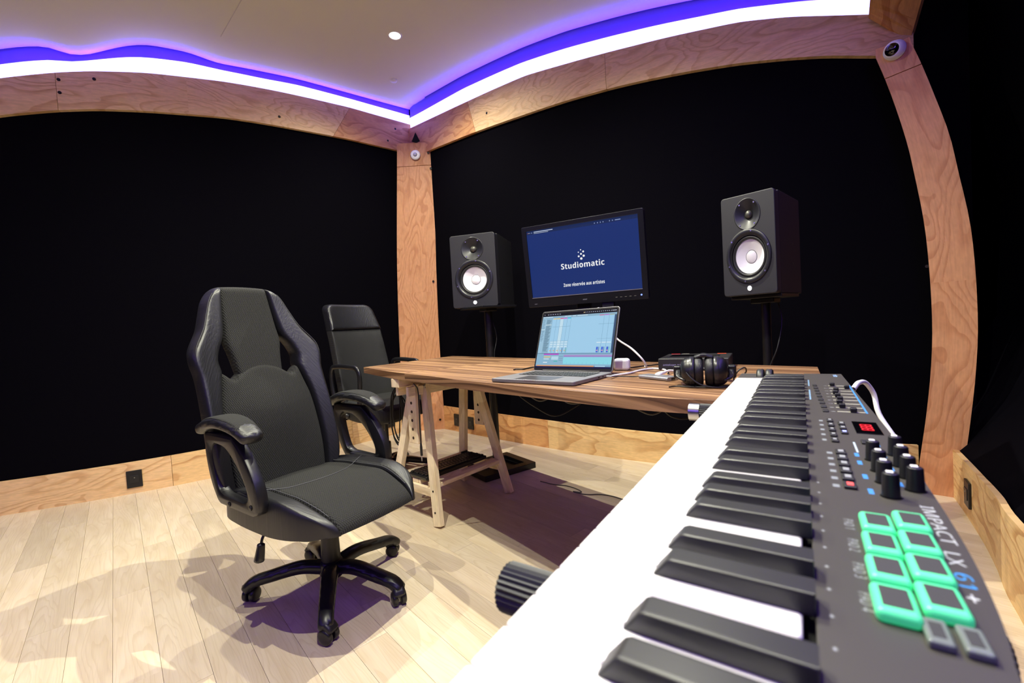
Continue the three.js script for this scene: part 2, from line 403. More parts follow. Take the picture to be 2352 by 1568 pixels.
// fabric-covered walls, 12 cm thick
struct('wall_left', strip(LW, -0.3, 4.32, Y(0), (s) => smoothList(LWcove)(s) + 0.1, -0.12, 0), M.fabricWall);
struct('wall_back', strip(BW, -0.4, BW.L + 0.25, Y(0), (s) => smoothList(BWcove)(s) + 0.1, -0.12, 0), M.fabricWall);
const RW2 = new Wall([[2.30, -2.36], [2.25, -2.22], [1.97, -1.83], [1.78, -1.59], [1.57, -1.34], [1.2, -0.8], [0.95, 0.1], [0.95, 1.6]]);
// the right wall's fabric hangs back from the skirting and bows outwards above it
{
  const prof = [[0, 0], [0.24, 0], [0.5, -0.2], [0.9, -0.42], [1.6, -0.45], [2.4, -0.3], [2.95, -0.2]], parts = [];
  for (let i = 0; i < prof.length - 1; i++) {
    const [y0, o0] = prof[i], [y1, o1] = prof[i + 1], N = 40, pos = [];
    const P = (k, y, o) => { const [x, z] = RW2.at(-0.3 + (RW2.L + 0.4) * k / N, o); return [x, y, z]; };
    for (let k = 0; k < N; k++) for (const [a, b, c, d] of [[P(k, y0, o0), P(k + 1, y0, o0), P(k + 1, y1, o1), P(k, y1, o1)], [P(k + 1, y0, o0 - 0.12), P(k, y0, o0 - 0.12), P(k, y1, o1 - 0.12), P(k + 1, y1, o1 - 0.12)]]) for (const p of [a, b, c, a, c, d]) pos.push(...p);
    const g = new THREE.BufferGeometry(); g.setAttribute('position', new THREE.Float32BufferAttribute(pos, 3)); g.computeVertexNormals(); parts.push(metricUV(g, 'y'));
  }
  struct('wall_right', parts, M.fabricWall);
}
const FWl = new Wall([[0.97, 1.55], [-1.2, 1.7], [-4.3, 1.55]]), SWl = new Wall([[-4.28, 1.6], [-4.3, -0.5], [-4.22, -2.42]]);
struct('wall_front', strip(FWl, -0.1, FWl.L + 0.1, Y(0), Y(2.9), -0.12, 0), M.fabricWall);
struct('wall_side', strip(SWl, -0.1, SWl.L + 0.1, Y(0), Y(2.9), -0.12, 0), M.fabricWall);

// ceiling: a fan of rings from a middle point out to the tops of the walls, 5 cm thick
const ceilEdge = [];
for (let s = 0; s <= 4.15; s += 0.05) { const [x, z] = LW.at(s, 0.02); ceilEdge.push([x, smoothList(LWcove)(s), z]); }
for (let s = -0.25; s <= BW.L + 0.1; s += 0.05) { const [x, z] = BW.at(s, 0.02); ceilEdge.push([x, smoothList(BWcove)(s), z]); }
for (let s = 0.1; s <= RW2.L; s += 0.12) { const [x, z] = RW2.at(s, -0.28); ceilEdge.push([x, 2.78, z]); }
for (let s = 0; s <= FWl.L; s += 0.3) { const [x, z] = FWl.at(s, -0.05); ceilEdge.push([x, 2.78, z]); }
for (let s = 0; s <= SWl.L; s += 0.3) { const [x, z] = SWl.at(s, -0.05); ceilEdge.push([x, 2.75 - 0.2 * s / SWl.L, z]); }
const CC = [-0.3, 2.8, -1.3];
function ceilingAt(x, z) {                            // smooth sheet through the wall tops
  let w = 0, y = 0;
  for (const e of ceilEdge) { const d = 1 / (((e[0] - x) ** 2 + (e[2] - z) ** 2) ** 1.5 + 1e-5); w += d; y += d * e[1]; }
  return y / w;
}
{
  const pos = [], idx = [], R = 24, n = ceilEdge.length;
  for (const up of [0, 0.06]) for (let r = 0; r <= R; r++) for (const e of ceilEdge) { const t = r / R, x = CC[0] + (e[0] - CC[0]) * t, z = CC[2] + (e[2] - CC[2]) * t; pos.push(x, (r === R ? e[1] : ceilingAt(x, z)) + up, z); }
  const at = (k, r, i) => (k * (R + 1) + r) * n + (i % n);
  for (let r = 0; r < R; r++) for (let i = 0; i < n; i++) {
    idx.push(at(0, r, i), at(0, r + 1, i + 1), at(0, r + 1, i), at(0, r, i), at(0, r, i + 1), at(0, r + 1, i + 1));
    idx.push(at(1, r, i), at(1, r + 1, i), at(1, r + 1, i + 1), at(1, r, i), at(1, r + 1, i + 1), at(1, r, i + 1));
  }
  for (let i = 0; i < n; i++) idx.push(at(0, R, i), at(0, R, i + 1), at(1, R, i), at(0, R, i + 1), at(1, R, i + 1), at(1, R, i));
  const g = new THREE.BufferGeometry();
  g.setAttribute('position', new THREE.Float32BufferAttribute(pos, 3)); g.setIndex(idx);
  g.computeVertexNormals();
  const c = struct('ceiling', metricUV(toCreasedNormals(g, 1.2), 'x'), M.ceiling);
  // joint between two ceiling sheets
  const seam = [[-1.34, -2.58], [-1.6, -2.82], [-1.9, -3.1]].map(([x, z]) => [x, ceilingAt(x, z) + 0.0005, z]);
  part('sheet_joint', wire(seam, 0.0025, 20, 6), std({ color: 0xcdc6ac, roughness: 0.9 }), c);
}

// floor: laminate planks laid along the desk's direction
{
  const fl = struct('floor', metricUV(new THREE.BoxGeometry(7.6, 0.08, 7.2).translate(-0.8, -0.052, -1.4)), M.subfloor);
  const ux = 0.675, uz = 0.738, wid = 0.1135, off = 0.046;    // plank axis (ux, uz); across (uz, -ux)
  const outline = [...LW.w, ...BW.w, ...RW2.w, ...FWl.w, ...SWl.w];
  const inside = (x, z) => {
    let k = false;
    for (let i = 0, j = outline.length - 1; i < outline.length; j = i++) { const a = outline[i], b = outline[j]; if ((a[1] > z) !== (b[1] > z) && x < (b[0] - a[0]) * (z - a[1]) / (b[1] - a[1]) + a[0]) k = !k; }
    return k;
  };
  const turn = Math.atan2(-uz, ux);
  let count = 0;
  for (let row = -36; row < 34; row++) {
    let t = -6 - rnd() * 1.2;
    while (t < 3.5) {
      const L = 1.28, parts = [];
      // keep the stretches of the plank that lie in the room
      const c0 = off + row * wid + wid / 2;
      let a = null, b = null;
      for (let q = t; q <= t + L + 1e-6; q += 0.02) if (inside(q * ux + c0 * uz, q * uz - c0 * ux) || inside(q * ux + (c0 - wid / 2) * uz, q * uz - (c0 - wid / 2) * ux) || inside(q * ux + (c0 + wid / 2) * uz, q * uz - (c0 + wid / 2) * ux)) { a = a ?? q; b = q; }
      if (a !== null && b - a > 0.04) {
        const len = b - a, m = (a + b) / 2, px = m * ux + c0 * uz, pz = m * uz - c0 * ux;
        const near = px * px + pz * pz < 1 && pz > 0.3;
        if (!near) {
          const g = box(len - 0.0007, 0.012, wid - 0.0006, 0, -0.006, 0, 0.0007, 1);
          const u0 = Math.floor(rnd() * 8) * 0.37;
          part('plank', metricUV(g, 'x', u0, rnd() * 0.01 + 0.065), M.floors[Math.floor(rnd() * 4)], fl).position.set(px, 0, pz);
          fl.children[fl.children.length - 1].rotation.y = turn; count++;
        }
      }
      t += L;
    }
  }
  console.log('planks', count);
}

// plywood skirting, in boards
function boards(name, wall, cuts, y0, y1, offA, offB, mats, slants = {}) {
  const g = struct(name);
  for (let i = 0; i < cuts.length - 1; i++)
    part('board', strip(wall, cuts[i] + 0.0012, cuts[i + 1] - 0.0012, y0, y1, offA, offB, { du: rnd() * 2, slant0: slants[i] ?? 0, slant1: slants[i + 1] ?? 0 }), mats[i % mats.length], g);
  return g;
}
boards('baseboard_left', LW, [0, 1.74, 3.05, LW.L - 0.02], Y(0), baseTopL, 0, 0.02, [M.plyB, M.ply]);
boards('baseboard_back', BW, [0.0, 1.35, 2.6, BW.L], Y(0), baseTopB, 0, 0.02, [M.plyC, M.ply, M.ply]);
boards('baseboard_right', RW2, [0.1, 1.4, RW2.L], Y(0), (s) => baseTopR(s - 0.15), 0, 0.02, [M.ply, M.plyB]);
const screw = (parent, x, y, z, nx, nz, r = 0.008) => {
  const g = new THREE.CylinderGeometry(r, r, 0.003, 14).rotateX(Math.PI / 2).rotateY(Math.atan2(nx, nz)).translate(x, y, z);
  return part('screw', g, M.screw, parent);
};
const wallScrew = (board, wall, s, y, off) => { const [x, z, a] = wall.at(s, off), n = wall.at(s, 1), m = wall.at(s, 0); screw(board, x, y, z, n[0] - m[0], n[1] - m[1], 0.010); };
{
  const beam = boards('trim_1', LW, [0, 1.32, 3.24, 4.16], smoothList(LWbot), smoothList(LWtop), 0, 0.03, [M.ply, M.plyB, M.plyC], { 1: 0, 2: 0.18 });
  for (const [s, y, k] of [[1.335, 2.765, 1], [1.51, 2.805, 1], [1.335, 2.682, 1], [2.61, 2.825, 1], [3.727, 3.058, 2], [3.63, 2.914, 2]]) wallScrew(beam.children[k], LW, s, y, 0.0305);
  const bb = boards('trim_2', BW, [-0.27, 0.66, 2.0, BW.L + 0.02], smoothList(BWbot), smoothList(BWtop), 0, 0.03, [M.plyC, M.plyB, M.plyB], { 1: -0.08 });
  wallScrew(bb.children[1], BW, 0.89, 2.838, 0.0305);
}
// posts: boards cut to the given left and right edges, 25 mm thick
function postBoard(L, R, t, uoff) {
  const pos = [], uv = [], n = L.length;
  const nrm = V3(R[0][0] - L[0][0], R[0][1] - L[0][1], R[0][2] - L[0][2]).cross(V3(0, 1, 0)).normalize().negate();   // into the room
  const inR = nrm.dot(V3(-0.4, 0, -1).sub(V3(...L[0]))) > 0 ? 1 : -1;
  nrm.multiplyScalar(inR * t);
  const f = (p) => [p[0] + nrm.x, p[1], p[2] + nrm.z];
  const w = Math.hypot(R[0][0] - L[0][0], R[0][2] - L[0][2]);
  const quad = (ps, us) => { for (const k of [0, 1, 2, 0, 2, 3]) { pos.push(...ps[k]); uv.push(...us[k]); } };
  for (let i = 0; i < n - 1; i++) {
    const a = L[i], b = R[i], c = R[i + 1], d = L[i + 1], us = [[a[1] + uoff, 0], [b[1] + uoff, w], [c[1] + uoff, w], [d[1] + uoff, 0]];
    quad([f(a), f(d), f(c), f(b)], [us[0], us[3], us[2], us[1]]);
    quad([a, b, c, d], us);
    quad([a, d, f(d), f(a)], us); quad([b, f(b), f(c), c], us);
  }
  const e = (a, b) => quad([a, f(a), f(b), b], [[0, 0], [0.02, 0], [0.02, w], [0, w]]);
  e(L[0], R[0]); e(R[n - 1], L[n - 1]);
  const g = new THREE.BufferGeometry();
  g.setAttribute('position', new THREE.Float32BufferAttribute(pos, 3)); g.setAttribute('uv', new THREE.Float32BufferAttribute(uv, 2));
  return toCreasedNormals(g, 0.5);
}
const fine = (list, y0, y1, n) => {                   // resample an edge polyline by height, smoothly
  const c = new THREE.CatmullRomCurve3(list.map((p) => V3(...p)), false, 'centripetal'), P = c.getPoints(240), out = [];
  for (let i = 0; i <= n; i++) {
    const y = y0 + (y1 - y0) * i / n; let k = 0; while (k < P.length - 2 && P[k + 1].y > y) k++;
    const t = THREE.MathUtils.clamp((P[k].y - y) / (P[k].y - P[k + 1].y || 1), -0.3, 1.3), q = P[k].clone().lerp(P[k + 1], t); out.push([q.x, y, q.z]);
  }
  return out;
};
{
  const L = [[-1.032, 2.823, -4.414], [-1.044, 2.643, -4.414], [-1.104, 1.722, -4.41], [-1.13, 1.065, -4.409], [-1.137, 0.756, -4.409], [-1.152, 0, -4.408]];
  const R = [[-0.666, 2.814, -4.433], [-0.676, 2.651, -4.433], [-0.718, 1.703, -4.431], [-0.734, 1.043, -4.43], [-0.736, 0.732, -4.43], [-0.733, -0.003, -4.43]];
  const p = struct('trim_3');
  const top = part('board', postBoard(fine(L, 2.88, 2.652, 3), fine(R, 2.88, 2.66, 3), 0.025, 0.2), M.plyPost, p);
  const long = part('board', postBoard(fine(L, 2.647, 0, 16), fine(R, 2.655, 0, 16), 0.025, 0.6), M.plyPost, p);
  for (const [x, y] of [[-1.01, 2.60], [-0.71, 2.62], [-1.085, 1.50], [-0.755, 1.50], [-0.775, 0.10]]) screw(long, x, y, -4.397, 0, 1, 0.011);
  for (const [x, y] of [[-0.725, 2.775], [-0.895, 2.755]]) screw(top, x, y, -4.397, 0, 1, 0.011);
  // black plate painted for the dark of the open joint above the post head
  const tri = new THREE.Shape([[-0.042, 0], [0, -0.014], [0.038, 0.002], [0, 0.088]].map((q) => new THREE.Vector2(...q)));
  part('joint_dark_plate', slab(tri, 0.012).translate(-0.838, 2.892, -4.402), M.blackGap, p);
}
{
  const L = [[2.035, 2.32, -2.38], [2.061, 2.19, -2.355], [2.091, 2.014, -2.326], [2.119, 1.821, -2.299], [2.135, 1.669, -2.284], [2.16, 1.375, -2.259], [2.173, 0.927, -2.247], [2.168, 0.685, -2.252], [2.151, 0.416, -2.268], [2.128, 0.151, -2.29], [2.118, 0.0, -2.3]];
  const R = [[2.132, 2.346, -2.286], [2.161, 2.211, -2.259], [2.197, 2.013, -2.224], [2.229, 1.825, -2.194], [2.25, 1.624, -2.173], [2.277, 1.343, -2.147], [2.289, 0.907, -2.136], [2.282, 0.655, -2.143], [2.267, 0.421, -2.157], [2.25, 0.208, -2.174], [2.223, 0.0, -2.199]];
  const p = struct('trim_4');
  const top = part('board', postBoard(fine(L, 2.36, 2.194, 4), fine(R, 2.36, 2.208, 4), 0.02, 0.3), M.plyPost, p);
  const long = part('board', postBoard(fine(L, 2.19, 0, 26), fine(R, 2.204, 0, 26), 0.02, 0.9), M.plyPost, p);
  for (const [x, y, z] of [[2.088, 2.160, -2.328], [2.163, 2.175, -2.257], [2.178, 1.188, -2.243], [2.274, 1.184, -2.15], [2.145, 0.136, -2.275], [2.225, 0.107, -2.197]]) screw(long, x - 0.014, y, z - 0.0145, -0.69, 0.72, 0.008);
  // header running back over the right wall
  const r = struct('trim_5');
  const qc = curve([[2.035, 2.56, -2.42], [1.944, 2.566, -2.3], [1.712, 2.58, -2.0], [1.2, 2.59, -1.35]]).getSpacedPoints(24), wc = curve([[2.229, 2.405, -2.392], [2.159, 2.515, -2.25], [1.993, 2.579, -2.0], [1.55, 2.62, -1.35]]).getSpacedPoints(24);
  const pos = [], uv = [], idx = [];
  for (let i = 0; i <= 24; i++) for (const [p, k, v] of [[qc[i], 0, 0], [wc[i], 0, 0.22], [wc[i], 0.03, 0.25], [qc[i], 0.03, 0.47]]) { pos.push(p.x + k, p.y + k, p.z - k * 0.3); uv.push(i * 0.055 + 0.3, v); }
  for (let i = 0; i < 24; i++) for (let k = 0; k < 4; k++) { const a = i * 4 + k, b = i * 4 + (k + 1) % 4; idx.push(a, a + 4, b, b, a + 4, b + 4); }
  const g = new THREE.BufferGeometry(); g.setAttribute('position', new THREE.Float32BufferAttribute(pos, 3)); g.setAttribute('uv', new THREE.Float32BufferAttribute(uv, 2)); g.setIndex(idx);
  part('board', toCreasedNormals(g, 0.7), M.plyC, r);
}

// ------------------------------------------------------------------ LED strips above the beams
M.ledWhite = std({ color: 0xffffff, emissive: new THREE.Color(1.02, 1.0, 3.0), emissiveIntensity: 1.0, roughness: 0.5 });  // violet-blue LED glow, also standing in for the overexposed cove wall
M.coveBoard = std({ color: 0x6c6c70, roughness: 0.9 });
const COVE_COLOR = new THREE.Color(0.03, 0.0, 1.0);
function ledStrip(label, wall, s0, s1, top, white, cove, n, tilt, power) {
  const t = thing('led_strip_light', label, 'LED strip', [0, 0, 0], 0);
  const T = smoothList(top), Wh = smoothList(white), Co = cove && smoothList(cove);
  part('channel', strip(wall, s0, s1, (s) => T(s) - 0.004, (s) => T(s) + 0.004, 0.002, 0.024), M.aluminium, t);
  part('glow_band', strip(wall, s0, s1, (s) => T(s) + 0.004, (s) => Wh(s) - 0.002, 0.002, 0.015), M.ledWhite, t);
  if (cove) part('cove_board', strip(wall, s0, s1, Wh, (s) => Co(s) + 0.01, 0.001, 0.008), M.coveBoard, t);
  for (let i = 0; i < n; i++) {
    const a = s0 + (s1 - s0) * i / n, b = s0 + (s1 - s0) * (i + 1) / n, m = (a + b) / 2;
    const [x, z] = wall.at(m, cove ? 0.045 : 0.026), p = wall.at(a), q = wall.at(b), len = Math.hypot(p[0] - q[0], p[1] - q[1]);
    const l = new THREE.RectAreaLight(cove ? COVE_COLOR : LED_COLOR, LED_NITS * power, len, 0.02);
    l.name = 'led_light'; l.position.set(x, cove ? Wh(m) + 0.004 : (T(m) + Wh(m)) / 2, z);
    const f = cove ? Wh : (s) => (Wh(s) + T(s)) / 2, dx = V3(q[0] - p[0], f(b) - f(a), q[1] - p[1]).normalize(), nz = V3(-dx.z, 0, dx.x).normalize(), up = nz.clone().cross(dx);
    // RectAreaLight shines along its -z; tilt turns it down into the room, a cove light looks up its board
    l.quaternion.setFromRotationMatrix(new THREE.Matrix4().makeBasis(dx.clone().negate(), up, nz.clone().negate()));
    l.rotateX(-tilt);
    scene.add(l);
  }
}
ledStrip('violet LED strip glowing white between ceiling and beam of the left wall', LW, 0.1, 4.13, LWtop, LWwhite, LWcove, 12, -2.08, 1.25);
ledStrip('violet LED strip glowing white between ceiling and beam of the back wall', BW, -0.255, 3.475, BWtop, BWwhite, BWcove, 10, -2.08, 1.25);
// the strips go on round the room, behind and beside the camera
const RWs = new Wall(RW2.w.filter((p, i) => i % 20 === 0).map(([x, z]) => [x + 0.10, z - 0.02]));
for (const [w, s0, s1, label] of [[RWs, 0.9, RWs.L, 'violet LED strip above the right wall beside the camera'], [FWl, 0.1, FWl.L, 'violet LED strip above the wall behind the camera'], [SWl, 0.4, SWl.L - 2.0, 'violet LED strip above the far left wall beyond the frame']])
  ledStrip(label, w, s0, s1, [[0, 2.50], [9, 2.50]], [[0, 2.60], [9, 2.60]], null, 4, 1.2, 1.8);

// ------------------------------------------------------------------ recessed downlights
M.lampGlow = std({ color: 0xffffff, emissive: new THREE.Color(1, 0.95, 0.85), emissiveIntensity: 4 });
M.lampRim = std({ color: 0xf2eee6, roughness: 0.5 });
function downlight(x, z, label, k = 1) {
  const y = ceilingAt(x, z), t = thing('ceiling_downlight', label, 'downlight', [x, y, z]);
  part('rim', lathe([[0.052, 0.004], [0.052, -0.004], [0.047, -0.008], [0.042, -0.006], [0.040, 0.004]], 32), M.lampRim, t);
  part('lens', lathe([[0.0001, -0.005], [0.041, -0.004], [0.041, 0.004], [0.0001, 0.004]], 32), M.lampGlow, t);
  const s = new THREE.SpotLight(DOWN_COLOR, DOWN_CD * k, 0, 1.38, 1, 2);
  s.name = 'downlight_lamp'; s.position.set(x, y - 0.012, z); s.target.position.set(x, 0, z); s.castShadow = true; s.shadow.radius = 0.55; s.shadow.mapSize.set(2048, 2048);
  scene.add(s); scene.add(s.target); s.target.name = 'lamp_target';
}
downlight(-0.74, -3.32, 'small round recessed downlight glowing in the ceiling near the corner post', 0.7);
downlight(0.04, -1.94, 'round recessed downlight above the middle of the desk', 1.25);
downlight(-1.60, -2.05, 'round recessed downlight above the bare floor by the left wall', 0.55);
downlight(-0.62, -1.17, 'round recessed downlight above the black racing chair', 0.8);
downlight(0.0, -0.43, 'round recessed downlight above the white piano keys', 0.7);
solo('ceiling_sensor', lathe([[0.0001, -0.012], [0.03, -0.010], [0.035, 0.003], [0.0001, 0.003]], 24).translate(-0.93, ceilingAt(-0.93, -4.0), -4.0), M.lampRim, 'tiny pale round sensor on the ceiling near the corner', 'sensor');

// ------------------------------------------------------------------ sockets, sensor, camera dome
function outlet(wall, s, y, label, group) {
  const [x, z, a] = wall.at(s, 0.0205), t = thing('wall_outlet', label, 'outlet', [x, y - 0.04, z], a, group);
  part('plate', box(0.085, 0.118, 0.010, 0, 0.059, 0.005, 0.003), M.outlet, t);
  part('insert', box(0.052, 0.052, 0.004, 0, 0.059, 0.011, 0.002), M.blackPlastic, t);
  part('indicator', new THREE.CylinderGeometry(0.003, 0.003, 0.002, 10).rotateX(Math.PI / 2).translate(0.002, 0.069, 0.0135), M.slot, t);
}
outlet(LW, 1.535, 0.082, 'black wall outlet in the skirting of the left wall, left of the racing chair');
outlet(LW, 3.34, 0.112, 'left one of two black outlets in the skirting behind the quilted chair');
outlet(LW, 3.455, 0.122, 'right one of two black outlets in the skirting behind the quilted chair');
outlet(BW, 0.225, 0.096, 'left one of two black wall outlets in the back skirting beside the corner post');
outlet(BW, 0.43, 0.088, 'right one of two black wall outlets in the back skirting beside the corner post');
outlet(RW2, 0.50, 0.105, 'black wall outlet in the skirting of the right wall, right of the bowed post');
{
  const t = thing('motion_sensor', 'round white motion sensor screwed to the top of the corner post', 'sensor', [-0.851, 2.755, -4.392]);
  part('housing', lathe([[0.0001, 0.0], [0.048, 0.0], [0.048, 0.010], [0.042, 0.018], [0.026, 0.021], [0.0001, 0.021]], 40).rotateX(Math.PI / 2), M.whitePlastic, t);
  part('lens', lathe([[0.0001, 0.032], [0.012, 0.029], [0.020, 0.021], [0.0001, 0.020]], 32).rotateX(Math.PI / 2), std({ color: 0xb9b7c4, roughness: 0.4 }), t, 'grey domed lens');
}
{
  const t = thing('dome_camera', 'white security camera with a dark glass dome on the right post', 'camera', [2.078, 2.318, -2.31]);
  t.rotation.set(0.30, -1.05, 0.2); t.scale.setScalar(0.74);
  part('housing', lathe([[0.0001, 0.0], [0.062, 0.0], [0.064, 0.012], [0.058, 0.040], [0.046, 0.056], [0.042, 0.058], [0.0001, 0.056]], 44).rotateX(Math.PI / 2), M.whitePlastic, t);
  part('dome', new THREE.SphereGeometry(0.041, 36, 16, 0, Math.PI * 2, 0, Math.PI / 2).scale(1, 0.72, 1).rotateX(Math.PI / 2).translate(0, 0, 0.056), M.glassDark, t, 'glossy black dome');
  part('badge', box(0.014, 0.004, 0.002, 0.028, -0.045, 0.034), M.blackPlastic, t);
}

// ------------------------------------------------------------------ desk: top on trestles
const DY = 0.80;
{
  const t = thing('desk_top', 'wide walnut laminate desk top resting on pale wooden trestles', 'desk', [0, 0.764, 0]);
  const front = [[-0.939, -2.726], [-0.68, -2.34], [-0.409, -1.99], [-0.19, -1.70], [0.027, -1.456], [0.30, -1.150], [0.49, -1.000], [0.635, -0.862]];
  const s = new THREE.Shape();
  s.moveTo(front[0][0], -front[0][1]); s.splineThru(front.slice(1).map((p) => new THREE.Vector2(p[0], -p[1])));
  s.lineTo(1.055, 1.507); s.lineTo(-0.466, 3.38); s.lineTo(-0.939, 2.726);
  const g = new THREE.ExtrudeGeometry(s, { depth: 0.0352, bevelEnabled: true, bevelSize: 0.0008, bevelOffset: -0.0008, bevelThickness: 0.0004, bevelSegments: 1, curveSegments: 12 }).rotateX(-Math.PI / 2);
  // grain runs along the desk: turn the texture axes to the desk's direction
  const h = g.toNonIndexed(), p = h.attributes.position, n = h.attributes.normal, uv = [], d = [0.646, 0.763];
  for (let i = 0; i < p.count; i++) { const x = p.getX(i), y = p.getY(i), z = p.getZ(i), al = x * d[0] + z * d[1], ac = x * d[1] - z * d[0]; uv.push(al, Math.abs(n.getY(i)) > 0.5 ? ac : ac + y * 1.0); }
  h.setAttribute('uv', new THREE.Float32BufferAttribute(uv, 2));
  const pos = h.attributes.position, top = [], edge = [];
  for (let i = 0; i < pos.count; i += 3) (Math.abs(n.getY(i)) > 0.9 ? top : edge).push(i, i + 1, i + 2);
  const pick = (ids) => { const q = new THREE.BufferGeometry(); for (const k of ['position', 'normal', 'uv']) { const a = h.attributes[k], o = new Float32Array(ids.length * a.itemSize); ids.forEach((id, j) => { for (let c = 0; c < a.itemSize; c++) o[j * a.itemSize + c] = a.getComponent(id, c); }); q.setAttribute(k, new THREE.BufferAttribute(o, a.itemSize)); } return q; };
  part('panel', pick(top), M.walnut, t); part('edge_band', pick(edge), M.walnut, t);
}
function makeTrestle(pos, turn, label, hidden) {
  const t = thing('trestle', label, 'trestle', pos, turn), H = 0.762;
  for (const x of [-0.27, 0.27]) {
    for (const z of [-1, 1]) {
      const foot = [x, 0.006, 0.205 * z], head = [x * 0.68, 0.742, 0.045 * z];
      const leg = part('leg', barBetween(foot, head, 0.052, 0.030, [0, 0, 1]), M.pine, t);
      for (const k of [0.10, 0.24]) part('screw', new THREE.CylinderGeometry(0.005, 0.005, 0.003, 12).rotateZ(Math.PI / 2).translate(x * (1 - 0.32 * k) + 0.0162 * Math.sign(x), 0.735 * k, (0.205 - 0.16 * k) * z), M.screw, leg);
    }
    // low end rail
    part('end_rail', metricUV(box(0.022, 0.045, 0.355, x * 0.93, 0.162, 0, 0.003), 'z', 0.3, 0.2), M.pine, t);
  }
  // height-adjusting uprights with pin holes hang inside the legs
  for (const x of [-0.245, 0.245]) {
    const up = part('upright', metricUV(box(0.028, 0.32, 0.078, x, 0.565, 0.018, 0.004), 'y', 0.4, rnd()), M.pine, t);
    for (let k = 0; k < 6; k++) for (const sg of [-1, 1]) part('pin_hole', new THREE.CylinderGeometry(0.008, 0.008, 0.002, 16).rotateZ(Math.PI / 2).translate(x + sg * 0.0142, 0.67 - k * 0.047, 0.018), M.hole, up);
  }
  part('top_beam', metricUV(box(0.68, 0.045, 0.068, 0, 0.7395, 0, 0.003), 'x', 0.1, 0.6), M.pine, t);
  part('head_rail', metricUV(box(0.60, 0.05, 0.022, 0, 0.690, 0.046, 0.003), 'x', 0.7, 0.1), M.pine, t);
  part('head_rail', metricUV(box(0.60, 0.05, 0.022, 0, 0.690, -0.046, 0.003), 'x', 0.2, 0.3), M.pine, t);
  for (const z of [-0.135, 0.135]) part('shelf_rail', metricUV(box(0.49, 0.022, 0.07, 0, 0.196, z, 0.003), 'x', 0.5, 0.8 + z), M.pine, t);
  part('shelf_rail', metricUV(box(0.49, 0.022, 0.07, 0, 0.196, 0, 0.003), 'x', 0.9, 0.4), M.pine, t);
  part('bolt', [new THREE.TorusGeometry(0.010, 0.0028, 8, 20).rotateY(0.6).translate(-0.205, 0.712, 0.078), rodBetween([-0.20, 0.712, 0.05], [-0.225, 0.712, 0.10], 0.003)], M.steel, t);
  return t;
}
makeTrestle([-0.40, 0, -2.525], 0.848, 'pale pine trestle with pin holes holding up the left end of the desk');
makeTrestle([0.755, 0, -1.245], 0.848, 'pale pine trestle under the right end of the desk, behind the piano keyboard');

// ------------------------------------------------------------------ computer keyboard on the trestle shelf
{
  const t = thing('computer_keyboard', 'black computer keyboard lying on the low shelf of the trestle', 'keyboard', [-0.405, 0.208, -2.50], 0.848);
  part('case', box(0.455, 0.020, 0.165, 0, 0.012, 0, 0.006), M.satinPlastic, t);
  const keys = [];
  for (let r = 0; r < 6; r++) for (let c = 0; c < 20; c++) {
    if (r === 5 && c > 3 && c < 9) continue;
    keys.push(box(0.0185, 0.008, 0.0185, -0.207 + c * 0.0217 + (r % 2) * 0.004, 0.026, -0.062 + r * 0.0235, 0.002, 1));
  }
  keys.push(box(0.105, 0.008, 0.0185, -0.066, 0.026, 0.0555, 0.002, 1));
  const k = part('keys', keys, M.satinPlastic, t); k.userData.kind = 'stuff';
  part('foot', box(0.05, 0.012, 0.014, 0.19, 0.030, -0.078, 0.003), M.blackPlastic, t);
}

// ------------------------------------------------------------------ chairs
function caster(root, x, z, ang, swivel) {
  const c = part('caster', [sweep([[0, 0.062, -0.012], [0, 0.060, 0.010], [0, 0.045, 0.026]], 0.022, 0.013, [0, 1, 0], { n: 8, seg: 14 }), rodBetween([0, 0.045, 0], [0, 0.078, 0], 0.0075)], M.blackPlastic, root);
  c.position.set(x, 0, z); c.rotation.y = swivel;
  for (const s of [-1, 1]) part('wheel', lathe([[0.0001, -0.010], [0.021, -0.010], [0.0265, -0.006], [0.0265, 0.006], [0.021, 0.010], [0.012, 0.012], [0.0001, 0.012]], 28).rotateZ(-s * Math.PI / 2).translate(s * 0.015, 0.0268, 0.008), M.satinPlastic, c);
}
function starBase(root, angles, r, hubY) {
  angles.forEach((deg, i) => {
    const a = THREE.MathUtils.degToRad(deg), sx = Math.sin(a), cz = Math.cos(a), q = (d, y) => [sx * d, y, cz * d];
    part('base_leg', sweep([q(0.02, hubY), q(0.11, hubY + 0.012), q(r * 0.72, hubY - 0.006), q(r * 0.95, hubY - 0.022), q(r * 1.03, hubY - 0.042)], (t) => 0.031 - 0.006 * t, (t) => 0.024 - 0.005 * t, [0, 1, 0], { n: 22, seg: 18, e: 0.75 }), M.satinPlastic, root);
    caster(root, sx * r, cz * r, a, a + [0.9, -0.7, 2.2, 0.5, -1.9][i]);
  });
  part('hub', lathe([[0.0001, hubY - 0.035], [0.040, hubY - 0.035], [0.047, hubY - 0.01], [0.044, hubY + 0.02], [0.034, hubY + 0.032], [0.0001, hubY + 0.032]], 32), M.satinPlastic, root);
}
